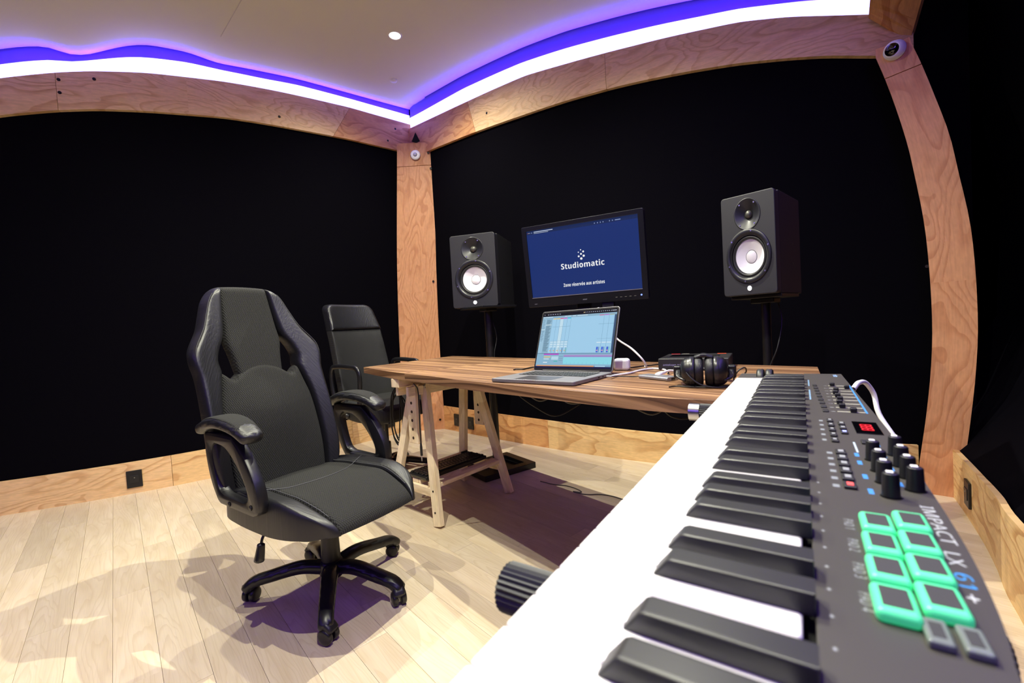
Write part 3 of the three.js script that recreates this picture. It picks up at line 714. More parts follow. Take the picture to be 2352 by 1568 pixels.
{
  const yaw = 0.988, t = thing('racing_office_chair', 'black racing style office chair with mesh panels and leather bolsters', 'chair', [-0.785, 0, -1.655], yaw);
  // lean of the back by height, wings brought forward at the sides
  const lean = spl([[0.36, -0.20], [0.50, -0.215], [0.60, -0.232], [0.75, -0.268], [0.95, -0.330], [1.10, -0.375], [1.26, -0.415]]);
  const BX = -0.032;
  const wrap = (x, y) => { const a = Math.max(0, Math.abs(x) - 0.07); return 1.5 * a * a * (1 - 0.4 * sm(1.05, 1.2, y)); };
  const lumbar = (x, y) => 0.024 * Math.exp(-(((y - 0.72) / 0.14) ** 2)) * (1 - sm(0.05, 0.2, Math.abs(x)));
  const outer = spl([[0.43, 0.215], [0.50, 0.236], [0.60, 0.243], [0.76, 0.240], [0.88, 0.240], [0.95, 0.249], [0.99, 0.241], [1.06, 0.198], [1.12, 0.174], [1.18, 0.150], [1.225, 0.118]]);
  const inner = spl([[0.43, 0.178], [0.56, 0.184], [0.68, 0.181], [0.78, 0.172], [0.85, 0.156], [0.89, 0.147], [0.93, 0.151], [0.975, 0.136], [1.02, 0.113], [1.08, 0.102], [1.16, 0.093], [1.225, 0.086]]);
  for (const s of [-1, 1]) {
    const g = puff({ xL: inner, xR: outer, yB: () => 0.43, yT: (u) => 1.226 - 0.020 * u * u, nu: 22, nv: 90, thick: 0.052, pu: 7, pv: 60, base: 0.038 }, (x, y, h) => [x * s + BX, y, lean(y) + wrap(x, y) + h + 0.004]);
    const bol = part('side_bolster', s > 0 ? g : flipFaces(g), M.leather, t);
    const line = []; for (let k = 0; k <= 40; k++) { const y = 0.47 + 0.73 * k / 40, x = outer(y) - 0.011; line.push([x * s + BX, y, lean(y) + wrap(x, y) + 0.050]); }
    part('seam', wire(line, 0.0011, 90, 5), M.stitch, bol);
  }
  const hw = spl([[0.84, 0.084], [0.90, 0.091], [0.95, 0.098], [1.00, 0.108], [1.06, 0.104], [1.15, 0.098], [1.23, 0.092]]);
  part('headrest_panel', puff({ xL: (y) => -hw(y), xR: hw, yB: () => 0.845, yT: (u) => 1.227 + 0.004 * Math.sin(u * Math.PI), nu: 30, nv: 50, thick: 0.036, pu: 16, pv: 40, base: 0.03 }, (x, y, h) => [x + BX, y, lean(y) + wrap(x, y) + h + 0.008]), M.chairMesh, t);
  const lw = spl([[0.40, 0.182], [0.56, 0.188], [0.68, 0.185], [0.78, 0.177], [0.84, 0.165], [0.91, 0.152]]);
  part('lumbar_panel', puff({ xL: (y) => -lw(y), xR: lw, yB: () => 0.43, yT: (u) => { const q = Math.abs(2 * u - 1); return 0.910 - 0.050 * Math.pow(Math.min(q, 0.7) / 0.7, 2) + 0.028 * sm(0.74, 1, q); }, nu: 44, nv: 56, thick: 0.040, pu: 20, pv: 40, base: 0.03 }, (x, y, h) => [x + BX, y, lean(y) + wrap(x, y) + lumbar(x, y) + h + 0.006]), M.chairMesh, t);

  // seat: outlines in (x, z), raised upwards
  const front = (hw, z0, z1) => splineShape([[[-hw * 0.88, z0], [-hw * 0.97, z0 + 0.12], [-hw, z1 - 0.22], [-hw * 0.97, z1 - 0.08], [-hw * 0.80, z1 - 0.012], [-hw * 0.4, z1 + 0.004], [0, z1 + 0.008], [hw * 0.4, z1 + 0.004], [hw * 0.80, z1 - 0.012], [hw * 0.97, z1 - 0.08], [hw, z1 - 0.22], [hw * 0.97, z0 + 0.12], [hw * 0.88, z0]], [[hw * 0.88, z0], [-hw * 0.88, z0]]]);
  const seatLow = (z) => 0.372 + 0.012 * sm(0.1, 0.36, z);
  const seatTop = (x, z) => 0.474 + 0.018 * sm(0.11, 0.235, Math.abs(x)) - 0.014 * sm(0.0, -0.2, z) - 0.042 * sm(0.16, 0.38, z) + 0.004 * Math.cos(x * 14);
  const lift = (s) => (x, z, h) => [x * s, h >= 0 ? seatLow(z) + h / 0.1 * (seatTop(x, z) - seatLow(z)) : seatLow(z) + h, z];
  const sIn = spl([[-0.24, 0.166], [0, 0.163], [0.18, 0.170], [0.30, 0.158], [0.37, 0.148]]);
  part('seat_panel', flipFaces(puff({ xL: (z) => -sIn(z) - 0.004, xR: (z) => sIn(z) + 0.004, yB: () => -0.235, yT: (u) => 0.362 + 0.010 * Math.sin(u * Math.PI), nu: 44, nv: 50, thick: 0.1, pu: 40, pv: 9 }, lift(1))), M.chairMesh, t);
  const sOut = spl([[-0.24, 0.205], [-0.18, 0.236], [-0.08, 0.249], [0.06, 0.254], [0.20, 0.249], [0.28, 0.234], [0.33, 0.208], [0.372, 0.172]]);
  for (const s of [-1, 1]) {
    const g = puff({ xL: sIn, xR: sOut, yB: () => -0.24, yT: (u) => 0.366 - 0.028 * u * u, nu: 26, nv: 60, thick: 0.1, pu: 7, pv: 10 }, lift(s));
    const bo = part('seat_bolster', s > 0 ? flipFaces(g) : g, M.leather, t);
    const l2 = []; for (let k = 0; k <= 24; k++) { const z = -0.15 + 0.47 * k / 24, x = sIn(z) + 0.004; l2.push([x * s, seatTop(x, z) + 0.0005 - 0.006 * sm(0.28, 0.33, z), z]); }
    part('seam', wire(l2, 0.0014, 60, 5), M.stitch, bo);
  }
  const cross = []; for (let i = -12; i <= 12; i++) { const x = i * 0.0185, z = 0.07 + 0.05 * Math.cos(x * 10) - 0.05; cross.push([x, seatTop(x, z) + 0.0008, z]); }
  part('seam', wire(cross, 0.0018, 90, 5), M.stitch, t);
  part('seat_pan', slab(front(0.225, -0.20, 0.30), 0.03, 0.008).rotateX(Math.PI / 2).translate(0, 0.392, 0), M.blackPlastic, t);
  part('tilt_plate', box(0.13, 0.035, 0.20, 0, 0.345, -0.02, 0.008), M.blackPlastic, t);

  // arms: padded rests on open plastic loops
  for (const s of [-1, 1]) {
    const x = s > 0 ? 0.285 : -0.260, n0 = t.children.length;
    const loop = new THREE.Shape();
    loop.moveTo(-0.250, 0.692); loop.splineThru([[-0.258, 0.62], [-0.236, 0.53], [-0.196, 0.462], [-0.170, 0.444]].map((p) => new THREE.Vector2(...p)));
    loop.lineTo(0.045, 0.438); loop.splineThru([[0.082, 0.452], [0.090, 0.49], [0.072, 0.555], [0.018, 0.63], [-0.055, 0.69]].map((p) => new THREE.Vector2(...p)));
    loop.lineTo(-0.250, 0.692);
    const hole = new THREE.Path();
    hole.moveTo(-0.185, 0.655); hole.splineThru([[-0.110, 0.645], [-0.045, 0.60], [0.010, 0.535], [0.020, 0.490], [-0.010, 0.476]].map((p) => new THREE.Vector2(...p)));
    hole.lineTo(-0.140, 0.482); hole.splineThru([[-0.172, 0.50], [-0.196, 0.56], [-0.208, 0.63], [-0.185, 0.655]].map((p) => new THREE.Vector2(...p)));
    loop.holes.push(hole);
    // shape (z, y) -> rotate so that its x becomes chair z
    const g = slab(loop, 0.038, 0.010).rotateY(-Math.PI / 2).translate(x + 0.019, 0, 0);
    part('arm_loop', toCreasedNormals(g, 0.7), M.satinPlastic, t);
    for (const [zz, yy] of [[-0.10, 0.457], [0.045, 0.470]]) part('arm_bolt', lathe([[0.0001, 0.004], [0.007, 0.003], [0.009, 0], [0.0001, 0]], 18).rotateZ(-s * Math.PI / 2).translate(x + s * 0.019, yy, zz), M.blackPlastic, t);
    part('arm_bracket', box(0.12, 0.016, 0.14, s * 0.19, 0.375, -0.04, 0.006), M.blackPlastic, t);
    part('arm_mount', box(0.022, 0.05, 0.16, s > 0 ? 0.258 : -0.235, 0.455, -0.05, 0.006), M.blackPlastic, t);
    const pad = part('arm_pad', sweep([[x, 0.700, -0.275], [x, 0.726, -0.19], [x, 0.732, -0.10], [x, 0.718, -0.01], [x, 0.694, 0.045]], (q) => 0.036 + 0.009 * Math.sin(q * Math.PI), 0.021, [0, 1, 0], { n: 26, seg: 24, e: 0.7, cap: 1 }), M.leather, t);
    part('pad_top', sweep([[x, 0.719, -0.265], [x, 0.744, -0.19], [x, 0.7495, -0.10], [x, 0.736, -0.01], [x, 0.713, 0.040]], (q) => 0.028 + 0.008 * Math.sin(q * Math.PI), 0.0045, [0, 1, 0], { n: 26, seg: 20, e: 0.7, cap: 1 }), M.chairMesh, pad);
    if (s < 0) for (const k of t.children.slice(n0)) k.position.z += 0.045;
  }
  // gas lift, star base, lever
  const n1 = t.children.length;
  part('gas_lift', [lathe([[0.0001, 0.10], [0.036, 0.10], [0.0335, 0.215], [0.031, 0.30], [0.0001, 0.30]], 36)], std({ color: 0x2b2b2a, roughness: 0.5 }), t);
  part('lift_collar', lathe([[0.0001, 0.298], [0.033, 0.298], [0.033, 0.312], [0.028, 0.335], [0.0001, 0.335]], 36), M.blackPlastic, t);
  starBase(t, [-38, 13, 88, 161, 222], 0.305, 0.098);
  for (const k of t.children.slice(n1)) k.position.x += 0.042;
  const lv = part('height_lever', wire([[-0.07, 0.358, 0.02], [-0.16, 0.366, 0.05], [-0.215, 0.368, 0.062], [-0.238, 0.352, 0.066], [-0.247, 0.325, 0.068]], 0.0045, 40, 8), M.satinPlastic, t);
  part('lever_grip', sweep([[-0.246, 0.332, 0.068], [-0.250, 0.312, 0.0685], [-0.257, 0.283, 0.070]], (q) => 0.011 + 0.004 * q, (q) => 0.009 + 0.003 * q, [0, 0, 1], { n: 10, seg: 14 }), M.satinPlastic, lv);
}
{
  const yaw = 0.98, t = thing('task_chair', 'black office chair with a leather headband and quilted back behind the trestle', 'chair', [-0.925, 0, -3.065], yaw);
  const lean = (y) => -0.205 - 0.22 * (y - 0.5) - 0.10 * sm(0.9, 1.25, y) * (y - 0.9);
  const bend = (v) => { v.z += lean(v.y) + 0.9 * v.x * v.x - 0.012; };
  const half = (y) => 0.225 - 0.030 * sm(0.9, 1.2, y);
  const panel = (y0, y1, r1) => {
    const s = new THREE.Shape(); s.moveTo(-half(y0), y0); s.lineTo(half(y0), y0); s.lineTo(half(y1 - r1), y1 - r1);
    if (r1) { s.quadraticCurveTo(half(y1), y1, half(y1) - r1 * 0.9, y1); s.lineTo(-half(y1) + r1 * 0.9, y1); s.quadraticCurveTo(-half(y1), y1, -half(y1 - r1), y1 - r1); } else s.lineTo(-half(y1), y1);
    return s;
  };
  part('headband', cushion(panel(1.045, 1.235, 0.075), 0.052, 0.020, 0.04, bend), M.leather, t, 'smooth black leather headband');
  const q = part('quilted_back', cushion(panel(0.52, 1.042, 0), 0.046, 0.012, 0.04, bend), M.quilt, t, 'quilted black fabric');
  for (let i = -3; i <= 5; i++) {
    const pts = [], p2 = [];
    for (let k = 0; k <= 14; k++) {
      const y = 0.56 + k * 0.034, x = -0.24 + i * 0.085 + k * 0.02;
      if (Math.abs(x) < 0.2 && y < 1.02) pts.push([x, y, lean(y) + 0.9 * x * x - 0.012 + 0.0455]);
      const x2 = 0.20 - (i + 1) * 0.085 + 0.09 - k * 0.02;
      if (Math.abs(x2) < 0.2 && y < 1.02) p2.push([x2, y, lean(y) + 0.9 * x2 * x2 - 0.012 + 0.0455]);
    }
    if (pts.length > 3) part('quilt_seam', wire(pts, 0.0018, 20, 5), M.stitch, q);
  }
  const seat = splineShape([[[-0.20, -0.22], [-0.23, -0.05], [-0.235, 0.10], [-0.21, 0.21], [-0.13, 0.255], [0, 0.262], [0.13, 0.255], [0.21, 0.21], [0.235, 0.10], [0.23, -0.05], [0.20, -0.22]], [[0.20, -0.22], [-0.20, -0.22]]]);
  const g = cushion(seat, 0.075, 0.03, 0.04, (v) => { const z = v.y, k = v.z; v.set(v.x, 0.445 + k * (1 - 0.35 * sm(0.1, 0.27, z)) + 0.01 * sm(0, -0.2, z), z); });
  { const p = g.attributes.position; for (let k = 0; k < p.count; k += 3) for (const a of ['position', 'uv']) { const at = g.attributes[a]; for (let c = 0; c < at.itemSize; c++) { const z = at.getComponent(k + 1, c); at.setComponent(k + 1, c, at.getComponent(k + 2, c)); at.setComponent(k + 2, c, z); } } g.computeVertexNormals(); }
  part('seat', toCreasedNormals(g, 1.0), M.quilt, t);
  part('seat_pan', slab(seat, 0.02, 0.006).scale(0.85, 0.85, 1).rotateX(Math.PI / 2).translate(0, 0.447, 0), M.blackPlastic, t);
  for (const s of [-1, 1]) {
    const x = s * 0.265;
    part('arm', sweep([[x * 0.86, 0.455, 0.04], [x, 0.475, 0.065], [x, 0.60, 0.085], [x, 0.745, 0.095], [x, 0.785, 0.07], [x, 0.795, 0.0], [x, 0.800, -0.12], [x, 0.79, -0.185], [x, 0.74, -0.205], [x, 0.60, -0.19], [x, 0.49, -0.15], [x * 0.86, 0.455, -0.10]], 0.016, 0.011, [s, 0.001, 0.002], { n: 80, seg: 14, e: 0.7 }), M.satinPlastic, t);
  }
  part('tilt_plate', box(0.12, 0.05, 0.20, 0, 0.405, 0, 0.01), M.blackPlastic, t);
  part('gas_lift', [lathe([[0.0001, 0.22], [0.014, 0.22], [0.014, 0.39], [0.0001, 0.39]], 24), lathe([[0.0001, 0.09], [0.026, 0.09], [0.026, 0.235], [0.022, 0.24], [0.0001, 0.24]], 28)], M.blackPlastic, t);
  starBase(t, [-30, 42, 114, 186, 258], 0.29, 0.092);
}

// ------------------------------------------------------------------ cables hanging at the trestle
{
  const pts = [];
  for (let k = 0; k < 5; k++) for (let i = 0; i <= 10; i++) {
    const a = i / 10 * Math.PI * 2, w = 0.030 + 0.006 * k, h = 0.145 + 0.012 * (k % 3), c = 0.535 - 0.012 * k;
    pts.push([-0.690 + Math.sin(a) * w + 0.006 * Math.sin(k * 2), c + Math.cos(a) * h, -2.520 - 0.006 * k + 0.012 * Math.sin(a * 1.0)]);
  }
  pts.push([-0.685, 0.40, -2.515], [-0.69, 0.30, -2.51], [-0.68, 0.26, -2.51]);
  const c = solo('coiled_cable', wire(pts, 0.0036, 320, 7), M.cableBlack, 'coiled black cable hung from the left end of the trestle', 'cable');
  const t = thing('jack_cable', 'thin black cable with a silver jack plug hanging down beside the trestle leg', 'cable', [-0.490, 0.345, -2.185]);
  part('cord', wire([[-0.012, 0.40, 0.02], [0.0, 0.37, -0.002], [0.002, 0.28, -0.004], [0.0, 0.17, -0.002], [0, 0.085, 0]], 0.0032, 40, 7), M.cableBlack, t);
  part('plug_sleeve', lathe([[0.0001, 0.028], [0.0062, 0.030], [0.0066, 0.072], [0.004, 0.095], [0.0001, 0.095]], 18), M.blackPlastic, t);
  part('plug_tip', lathe([[0.0001, 0.0], [0.0022, 0.004], [0.0016, 0.008], [0.0028, 0.010], [0.0028, 0.030], [0.0001, 0.030]], 14), M.steel, t);
}
[['left', [[[0.045, 0.764, -1.60], [0.051, 0.748, -1.6], [0.067, 0.731, -1.6], [0.09, 0.72, -1.6], [0.115, 0.725, -1.6], [0.131, 0.738, -1.6], [0.136, 0.764, -1.6]]], 'short grey cable loop sagging under the desk, nearest the trestle'],
 ['deep', [[[0.005, 0.764, -1.6], [0.011, 0.75, -1.6], [0.073, 0.698, -1.6], [0.143, 0.661, -1.6], [0.217, 0.689, -1.6], [0.259, 0.719, -1.6], [0.275, 0.764, -1.6]]], 'dark cable in the widest sagging loop under the desk'],
 ['mid', [[[0.150, 0.764, -1.5], [0.16, 0.742, -1.5], [0.189, 0.723, -1.5], [0.235, 0.728, -1.5], [0.262, 0.764, -1.5]]], 'grey cable loop sagging under the desk below the laptop'],
 ['a', [[[0.345, 0.764, -1.35], [0.363, 0.734, -1.35], [0.4, 0.708, -1.35], [0.427, 0.701, -1.35], [0.468, 0.721, -1.35], [0.49, 0.764, -1.35]]], 'grey cable sagging under the desk below the silver adapter, longer of two'],
 ['b', [[[0.35, 0.764, -1.36], [0.36, 0.737, -1.36], [0.394, 0.722, -1.36], [0.428, 0.728, -1.36], [0.45, 0.764, -1.36]]], 'grey cable sagging under the desk below the silver adapter, shorter of two'],
 ['c', [[[0.415, 0.764, -1.25], [0.421, 0.744, -1.25], [0.445, 0.716, -1.25], [0.482, 0.705, -1.25], [0.508, 0.712, -1.25], [0.54, 0.764, -1.25]]], 'black cable loop sagging under the desk beside the ribbed stand knob'],
].forEach(([k, [pts], label]) => solo('sagging_cable', wire(pts, 0.0028, 40, 6), ['deep', 'c'].includes(k) ? M.cableBlack : M.cableGrey, label, 'cable'));
solo('floor_cable', wire([[0.13, 0.004, -2.75], [0.153, 0.004, -2.73], [0.204, 0.004, -2.684], [0.281, 0.004, -2.65], [0.349, 0.004, -2.568], [0.356, 0.004, -2.532], [0.308, 0.004, -2.553], [0.376, 0.004, -2.496], [0.462, 0.004, -2.483], [0.527, 0.004, -2.441], [0.598, 0.004, -2.339], [0.62, 0.004, -2.2]], 0.003, 100, 6), M.cableGrey, 'thin cable trailing over the floor behind the desk', 'cable');

// ------------------------------------------------------------------ speakers on their stands
function makeSpeaker() {
  const W = 0.25, Hh = 0.39, D = 0.334, t = new THREE.Group();   // front at z = 0, foot at y = 0
  part('cabinet', box(W, Hh, D - 0.048, 0, Hh / 2, -0.048 - (D - 0.048) / 2, 0.004), M.cabinet, t);
  const face = roundRect(W, Hh, 0.014);
  const hole = (x, y, r) => { const p = new THREE.Path(); p.absarc(x, y, r, 0, Math.PI * 2, true); return p; };
  const wy = 0.150, ty = 0.312;
  face.holes.push(hole(0, wy - Hh / 2, 0.083), hole(0, ty - Hh / 2, 0.058));
  part('baffle', slab(face, 0.050, 0.003).translate(0, Hh / 2, -0.050), M.baffle, t);
  const turn = (pts, y, z, seg = 48) => lathe(pts, seg).rotateX(Math.PI / 2).translate(0, y, z);
  const wg = part('tweeter_horn', turn([[0.016, -0.020], [0.024, -0.015], [0.042, -0.006], [0.055, -0.0005], [0.059, 0.0015], [0.062, 0.001], [0.062, -0.004]], ty, 0), M.waveguide, t);
  part('tweeter_dome', new THREE.SphereGeometry(0.0175, 28, 14, 0, Math.PI * 2, 0, Math.PI / 2).rotateX(Math.PI / 2).scale(1, 1, 0.8).translate(0, ty, -0.020), M.dome, wg, 'metal dome');
  for (const a of [0.9, 2.3, 4.0, 5.4]) part('screw', new THREE.CylinderGeometry(0.0032, 0.0032, 0.002, 10).rotateX(Math.PI / 2).translate(Math.cos(a) * 0.052, ty + Math.sin(a) * 0.052, 0.0008), M.steel, wg);
  const wr = part('woofer_ring', turn([[0.078, -0.012], [0.084, 0.001], [0.092, 0.0055], [0.103, 0.005], [0.106, 0.0], [0.106, -0.002]], wy, 0.0005), M.ring, t);
  for (let k = 0; k < 6; k++) { const a = 0.35 + k * Math.PI / 3; part('screw', new THREE.CylinderGeometry(0.0034, 0.0034, 0.003, 10).rotateX(Math.PI / 2).translate(Math.cos(a) * 0.0975, wy + Math.sin(a) * 0.0975, 0.0055), M.steel, wr); }
  part('surround', turn([[0.066, -0.014], [0.070, -0.006], [0.075, -0.004], [0.080, -0.008], [0.083, -0.013]], wy, 0), M.rubber, t);
  part('cone', turn([[0.020, -0.038], [0.045, -0.026], [0.068, -0.013], [0.069, -0.016], [0.02, -0.042]], wy, 0), M.cone, t, 'white cone');
  part('dust_cap', new THREE.SphereGeometry(0.0265, 30, 12, 0, Math.PI * 2, 0, Math.PI / 2).rotateX(Math.PI / 2).scale(0.95, 0.95, 0.5).translate(0, wy, -0.036), M.cone, t);
  part('cap_ring', new THREE.TorusGeometry(0.0255, 0.0009, 6, 40).translate(0, wy, -0.0345), M.blackPlastic, t);
  part('logo_light', new THREE.CylinderGeometry(0.0095, 0.0095, 0.003, 28).rotateX(Math.PI / 2).translate(0, 0.026, 0.001), M.logoLight, t, 'round glowing white emblem');
  part('side_bolt', [0.12, 0.20].map((y) => new THREE.CylinderGeometry(0.004, 0.004, 0.002, 10).rotateZ(Math.PI / 2).translate(W / 2 + 0.0005, y, -0.20 - y * 0.1)), M.blackSteel, t);
  return t;
}
const sp = makeSpeaker();
function placeSpeaker(o, pos, yaw, scale, label) { o.name = numbered('studio_speaker'); scene.add(o); o.position.set(...pos); o.rotation.y = yaw; o.scale.set(...scale); tag(o, label, 'speaker'); }
placeSpeaker(sp, [-0.2405, 1.150, -3.05], -0.272, [1.335, 1.303, 1.3], 'black studio speaker with a white cone, left of the monitor');
placeSpeaker(sp.clone(), [0.963, 1.072, -1.748], -0.82, [0.79, 1.03, 1.0], 'black studio speaker with a white cone, right of the monitor');
function stand(label, top, yaw, plate, h, base, poleR, poleAt) {
  const t = thing('speaker_stand', label, 'speaker stand', [top[0], 0, top[2]], yaw);
  part('top_plate', box(plate[0], 0.014, plate[1], 0, h - 0.007, 0, 0.003), M.blackSteel, t);
  part('bracket', box(0.09, 0.02, 0.09, 0, h - 0.024, 0, 0.004), M.blackSteel, t);
  part('pole', lathe([[0.0001, 0.03], [poleR, 0.03], [poleR, h - 0.014], [0.0001, h - 0.014]], 28), M.blackSteel, t);
  const s = roundRect(base[0], base[1], 0.01), hp = new THREE.Path(roundRect(base[0] - 0.12, base[1] - 0.12, 0.008).getPoints(8).reverse());
  s.holes.push(hp);
  part('base_frame', slab(s, 0.040, 0.003).rotateX(-Math.PI / 2), M.blackSteel, t);
  part('base_plate', slab(roundRect(base[0] - 0.02, base[1] - 0.02, 0.01), 0.014, 0.002).rotateX(-Math.PI / 2).translate(0, 0.001, 0), M.blackSteel, t);
  part('cable', wire([[0.03, h - 0.02, -0.05], [0.05, h - 0.10, -0.03], [0.045, h - 0.22, 0.02], [0.01, h - 0.33, 0.034], [0.006, h - 0.55, 0.036]], 0.003, 40, 6), M.cableBlack, t);
  return t;
}
stand('black steel stand carrying the left speaker, its flat base behind the trestle', [-0.155, 0, -3.06], 0.62, [0.28, 0.30], 1.150, [0.42, 0.36], 0.028);
stand('black steel stand carrying the right speaker behind the desk', [1.09, 0, -1.86], -0.82, [0.19, 0.24], 1.072, [0.30, 0.34], 0.018);

// ------------------------------------------------------------------ monitor
{
  const t = thing('computer_monitor', 'black widescreen monitor showing a dark blue welcome page behind the laptop', 'monitor', [0.319, 0.80, -1.86], -0.464);
  const W = 0.526, Hh = 0.355, cy = 0.4575, tilt = 0.117;
  const head = new THREE.Group();
  const put = (g) => g.rotateX(tilt).translate(0, cy, 0.01);
  part('housing', put(box(W, Hh, 0.045, 0, 0, -0.024, 0.008)), M.bezel, t);
  const rim = roundRect(W, Hh, 0.006), iw = W - 0.044, ih = Hh - 0.062, hy = 0.012;
  const hp = new THREE.Path([[-iw / 2, -ih / 2 + hy], [-iw / 2, ih / 2 + hy], [iw / 2, ih / 2 + hy], [iw / 2, -ih / 2 + hy]].map((p) => new THREE.Vector2(...p)));
  rim.holes.push(hp);
  part('bezel', put(slab(rim, 0.008, 0.001).translate(0, 0, -0.004)), M.bezel, t);
  part('bezel_strip', put(box(iw + 0.002, 0.0028, 0.003, 0, -ih / 2 + hy - 0.0015, 0.004)), M.aluminiumLight, t, 'thin pale strip under the screen');
  const tex = canvasTex(1280, 790, (c, w, h) => {
    const gr = '#1a3272'; c.fillStyle = gr; c.fillRect(0, 0, w, h);
    c.fillStyle = '#1b2c58'; c.fillRect(0, 0, w, 44);
    c.fillStyle = '#c8d4ea'; c.font = 'bold 17px sans-serif'; c.fillRect(92, 14, 236, 9); c.fillRect(92, 32, 180, 5);
    for (const [x, k] of [[14, '#c05a50'], [28, '#d0d4dc'], [42, '#d0d4dc']]) { c.fillStyle = k; c.beginPath(); c.arc(x, 24, 4, 0, 7); c.fill(); }
    c.fillStyle = '#8fa2cc'; c.beginPath(); c.arc(66, 24, 6, 0, 7); c.fill();
    for (const x of [812, 846, 878, 908, 978, 1010]) { c.fillRect(x, 20, 9, 12); }
    c.font = '18px sans-serif'; c.fillRect(1040, 22, 60, 9);
    c.fillStyle = '#ffffff';
    for (const [x, y, r] of [[640, 332, 7], [668, 354, 11], [612, 356, 7], [641, 378, 11], [612, 402, 11], [670, 402, 13], [640, 430, 14]]) { c.beginPath(); c.arc(x - 4, y - 38, r, 0, 7); c.fill(); }
    c.textAlign = 'center'; c.font = 'bold 88px sans-serif'; c.fillText('Studiomatic', 640, 490);
    c.font = 'bold 54px sans-serif'; c.save(); c.translate(640, 694); c.scale(0.70, 1); c.fillText('Zone réservée aux artistes', 0, 0); c.restore();
  });
  const scr = new THREE.PlaneGeometry(iw, ih);
  part('screen', put(new THREE.BoxGeometry(iw, ih, 0.002).translate(0, hy, -0.0015)), [M.bezel, M.bezel, M.bezel, M.bezel, std({ color: 0x05060a, roughness: 0.3, emissiveMap: tex, emissive: 0xffffff, emissiveIntensity: 0.85 }), M.bezel], t, 'lit dark blue screen');
  const logo = canvasTex(512, 64, (c, w, h) => { c.fillStyle = '#151519'; c.fillRect(0, 0, w, h); c.fillStyle = '#8a8a92'; c.textAlign = 'center'; c.font = 'bold italic 54px sans-serif'; c.save(); c.translate(256, 52); c.scale(1.35, 1); c.fillText('ASUS', 0, 0); c.restore(); });
  const label = (w, h, x, y, tx) => { const m = std({ map: tx, roughness: 0.35 }); return part('printed_mark', put(new THREE.BoxGeometry(w, h, 0.0006).translate(x, y, 0.0042)), [M.bezel, M.bezel, M.bezel, M.bezel, m, M.bezel], t); };
  label(0.055, 0.0085, 0.0, -Hh / 2 + 0.018, logo);
  label(0.022, 0.005, -W / 2 + 0.036, -Hh / 2 + 0.014, canvasTex(128, 32, (c, w, h) => { c.fillStyle = '#151519'; c.fillRect(0, 0, w, h); c.fillStyle = '#8c8c94'; c.font = 'bold 28px sans-serif'; c.textAlign = 'center'; c.fillText('HDMI', 64, 26); }));
  for (let k = 0; k < 5; k++) part('touch_mark', put(box(0.008, 0.0014, 0.001, 0.135 + k * 0.019, -Hh / 2 + 0.016, 0.0043)), M.slot, t);
  part('power_light', put(new THREE.CylinderGeometry(0.0034, 0.0034, 0.002, 14).rotateX(Math.PI / 2).translate(W / 2 - 0.027, -Hh / 2 + 0.018, 0.0045)), std({ color: 0x4060ff, emissive: 0x8fa8ff, emissiveIntensity: 1.4 }), t);
  part('neck', box(0.065, 0.40, 0.022, -0.02, 0.205, -0.062, 0.006), M.bezel, t);
  part('foot', slab(roundRect(0.16, 0.11, 0.02), 0.012, 0.003).rotateX(-Math.PI / 2).translate(-0.02, 0, -0.05), M.bezel, t);
  part('socket_bracket', box(0.05, 0.022, 0.03, 0.095, 0.268, -0.03, 0.003), M.blackPlastic, t);
}

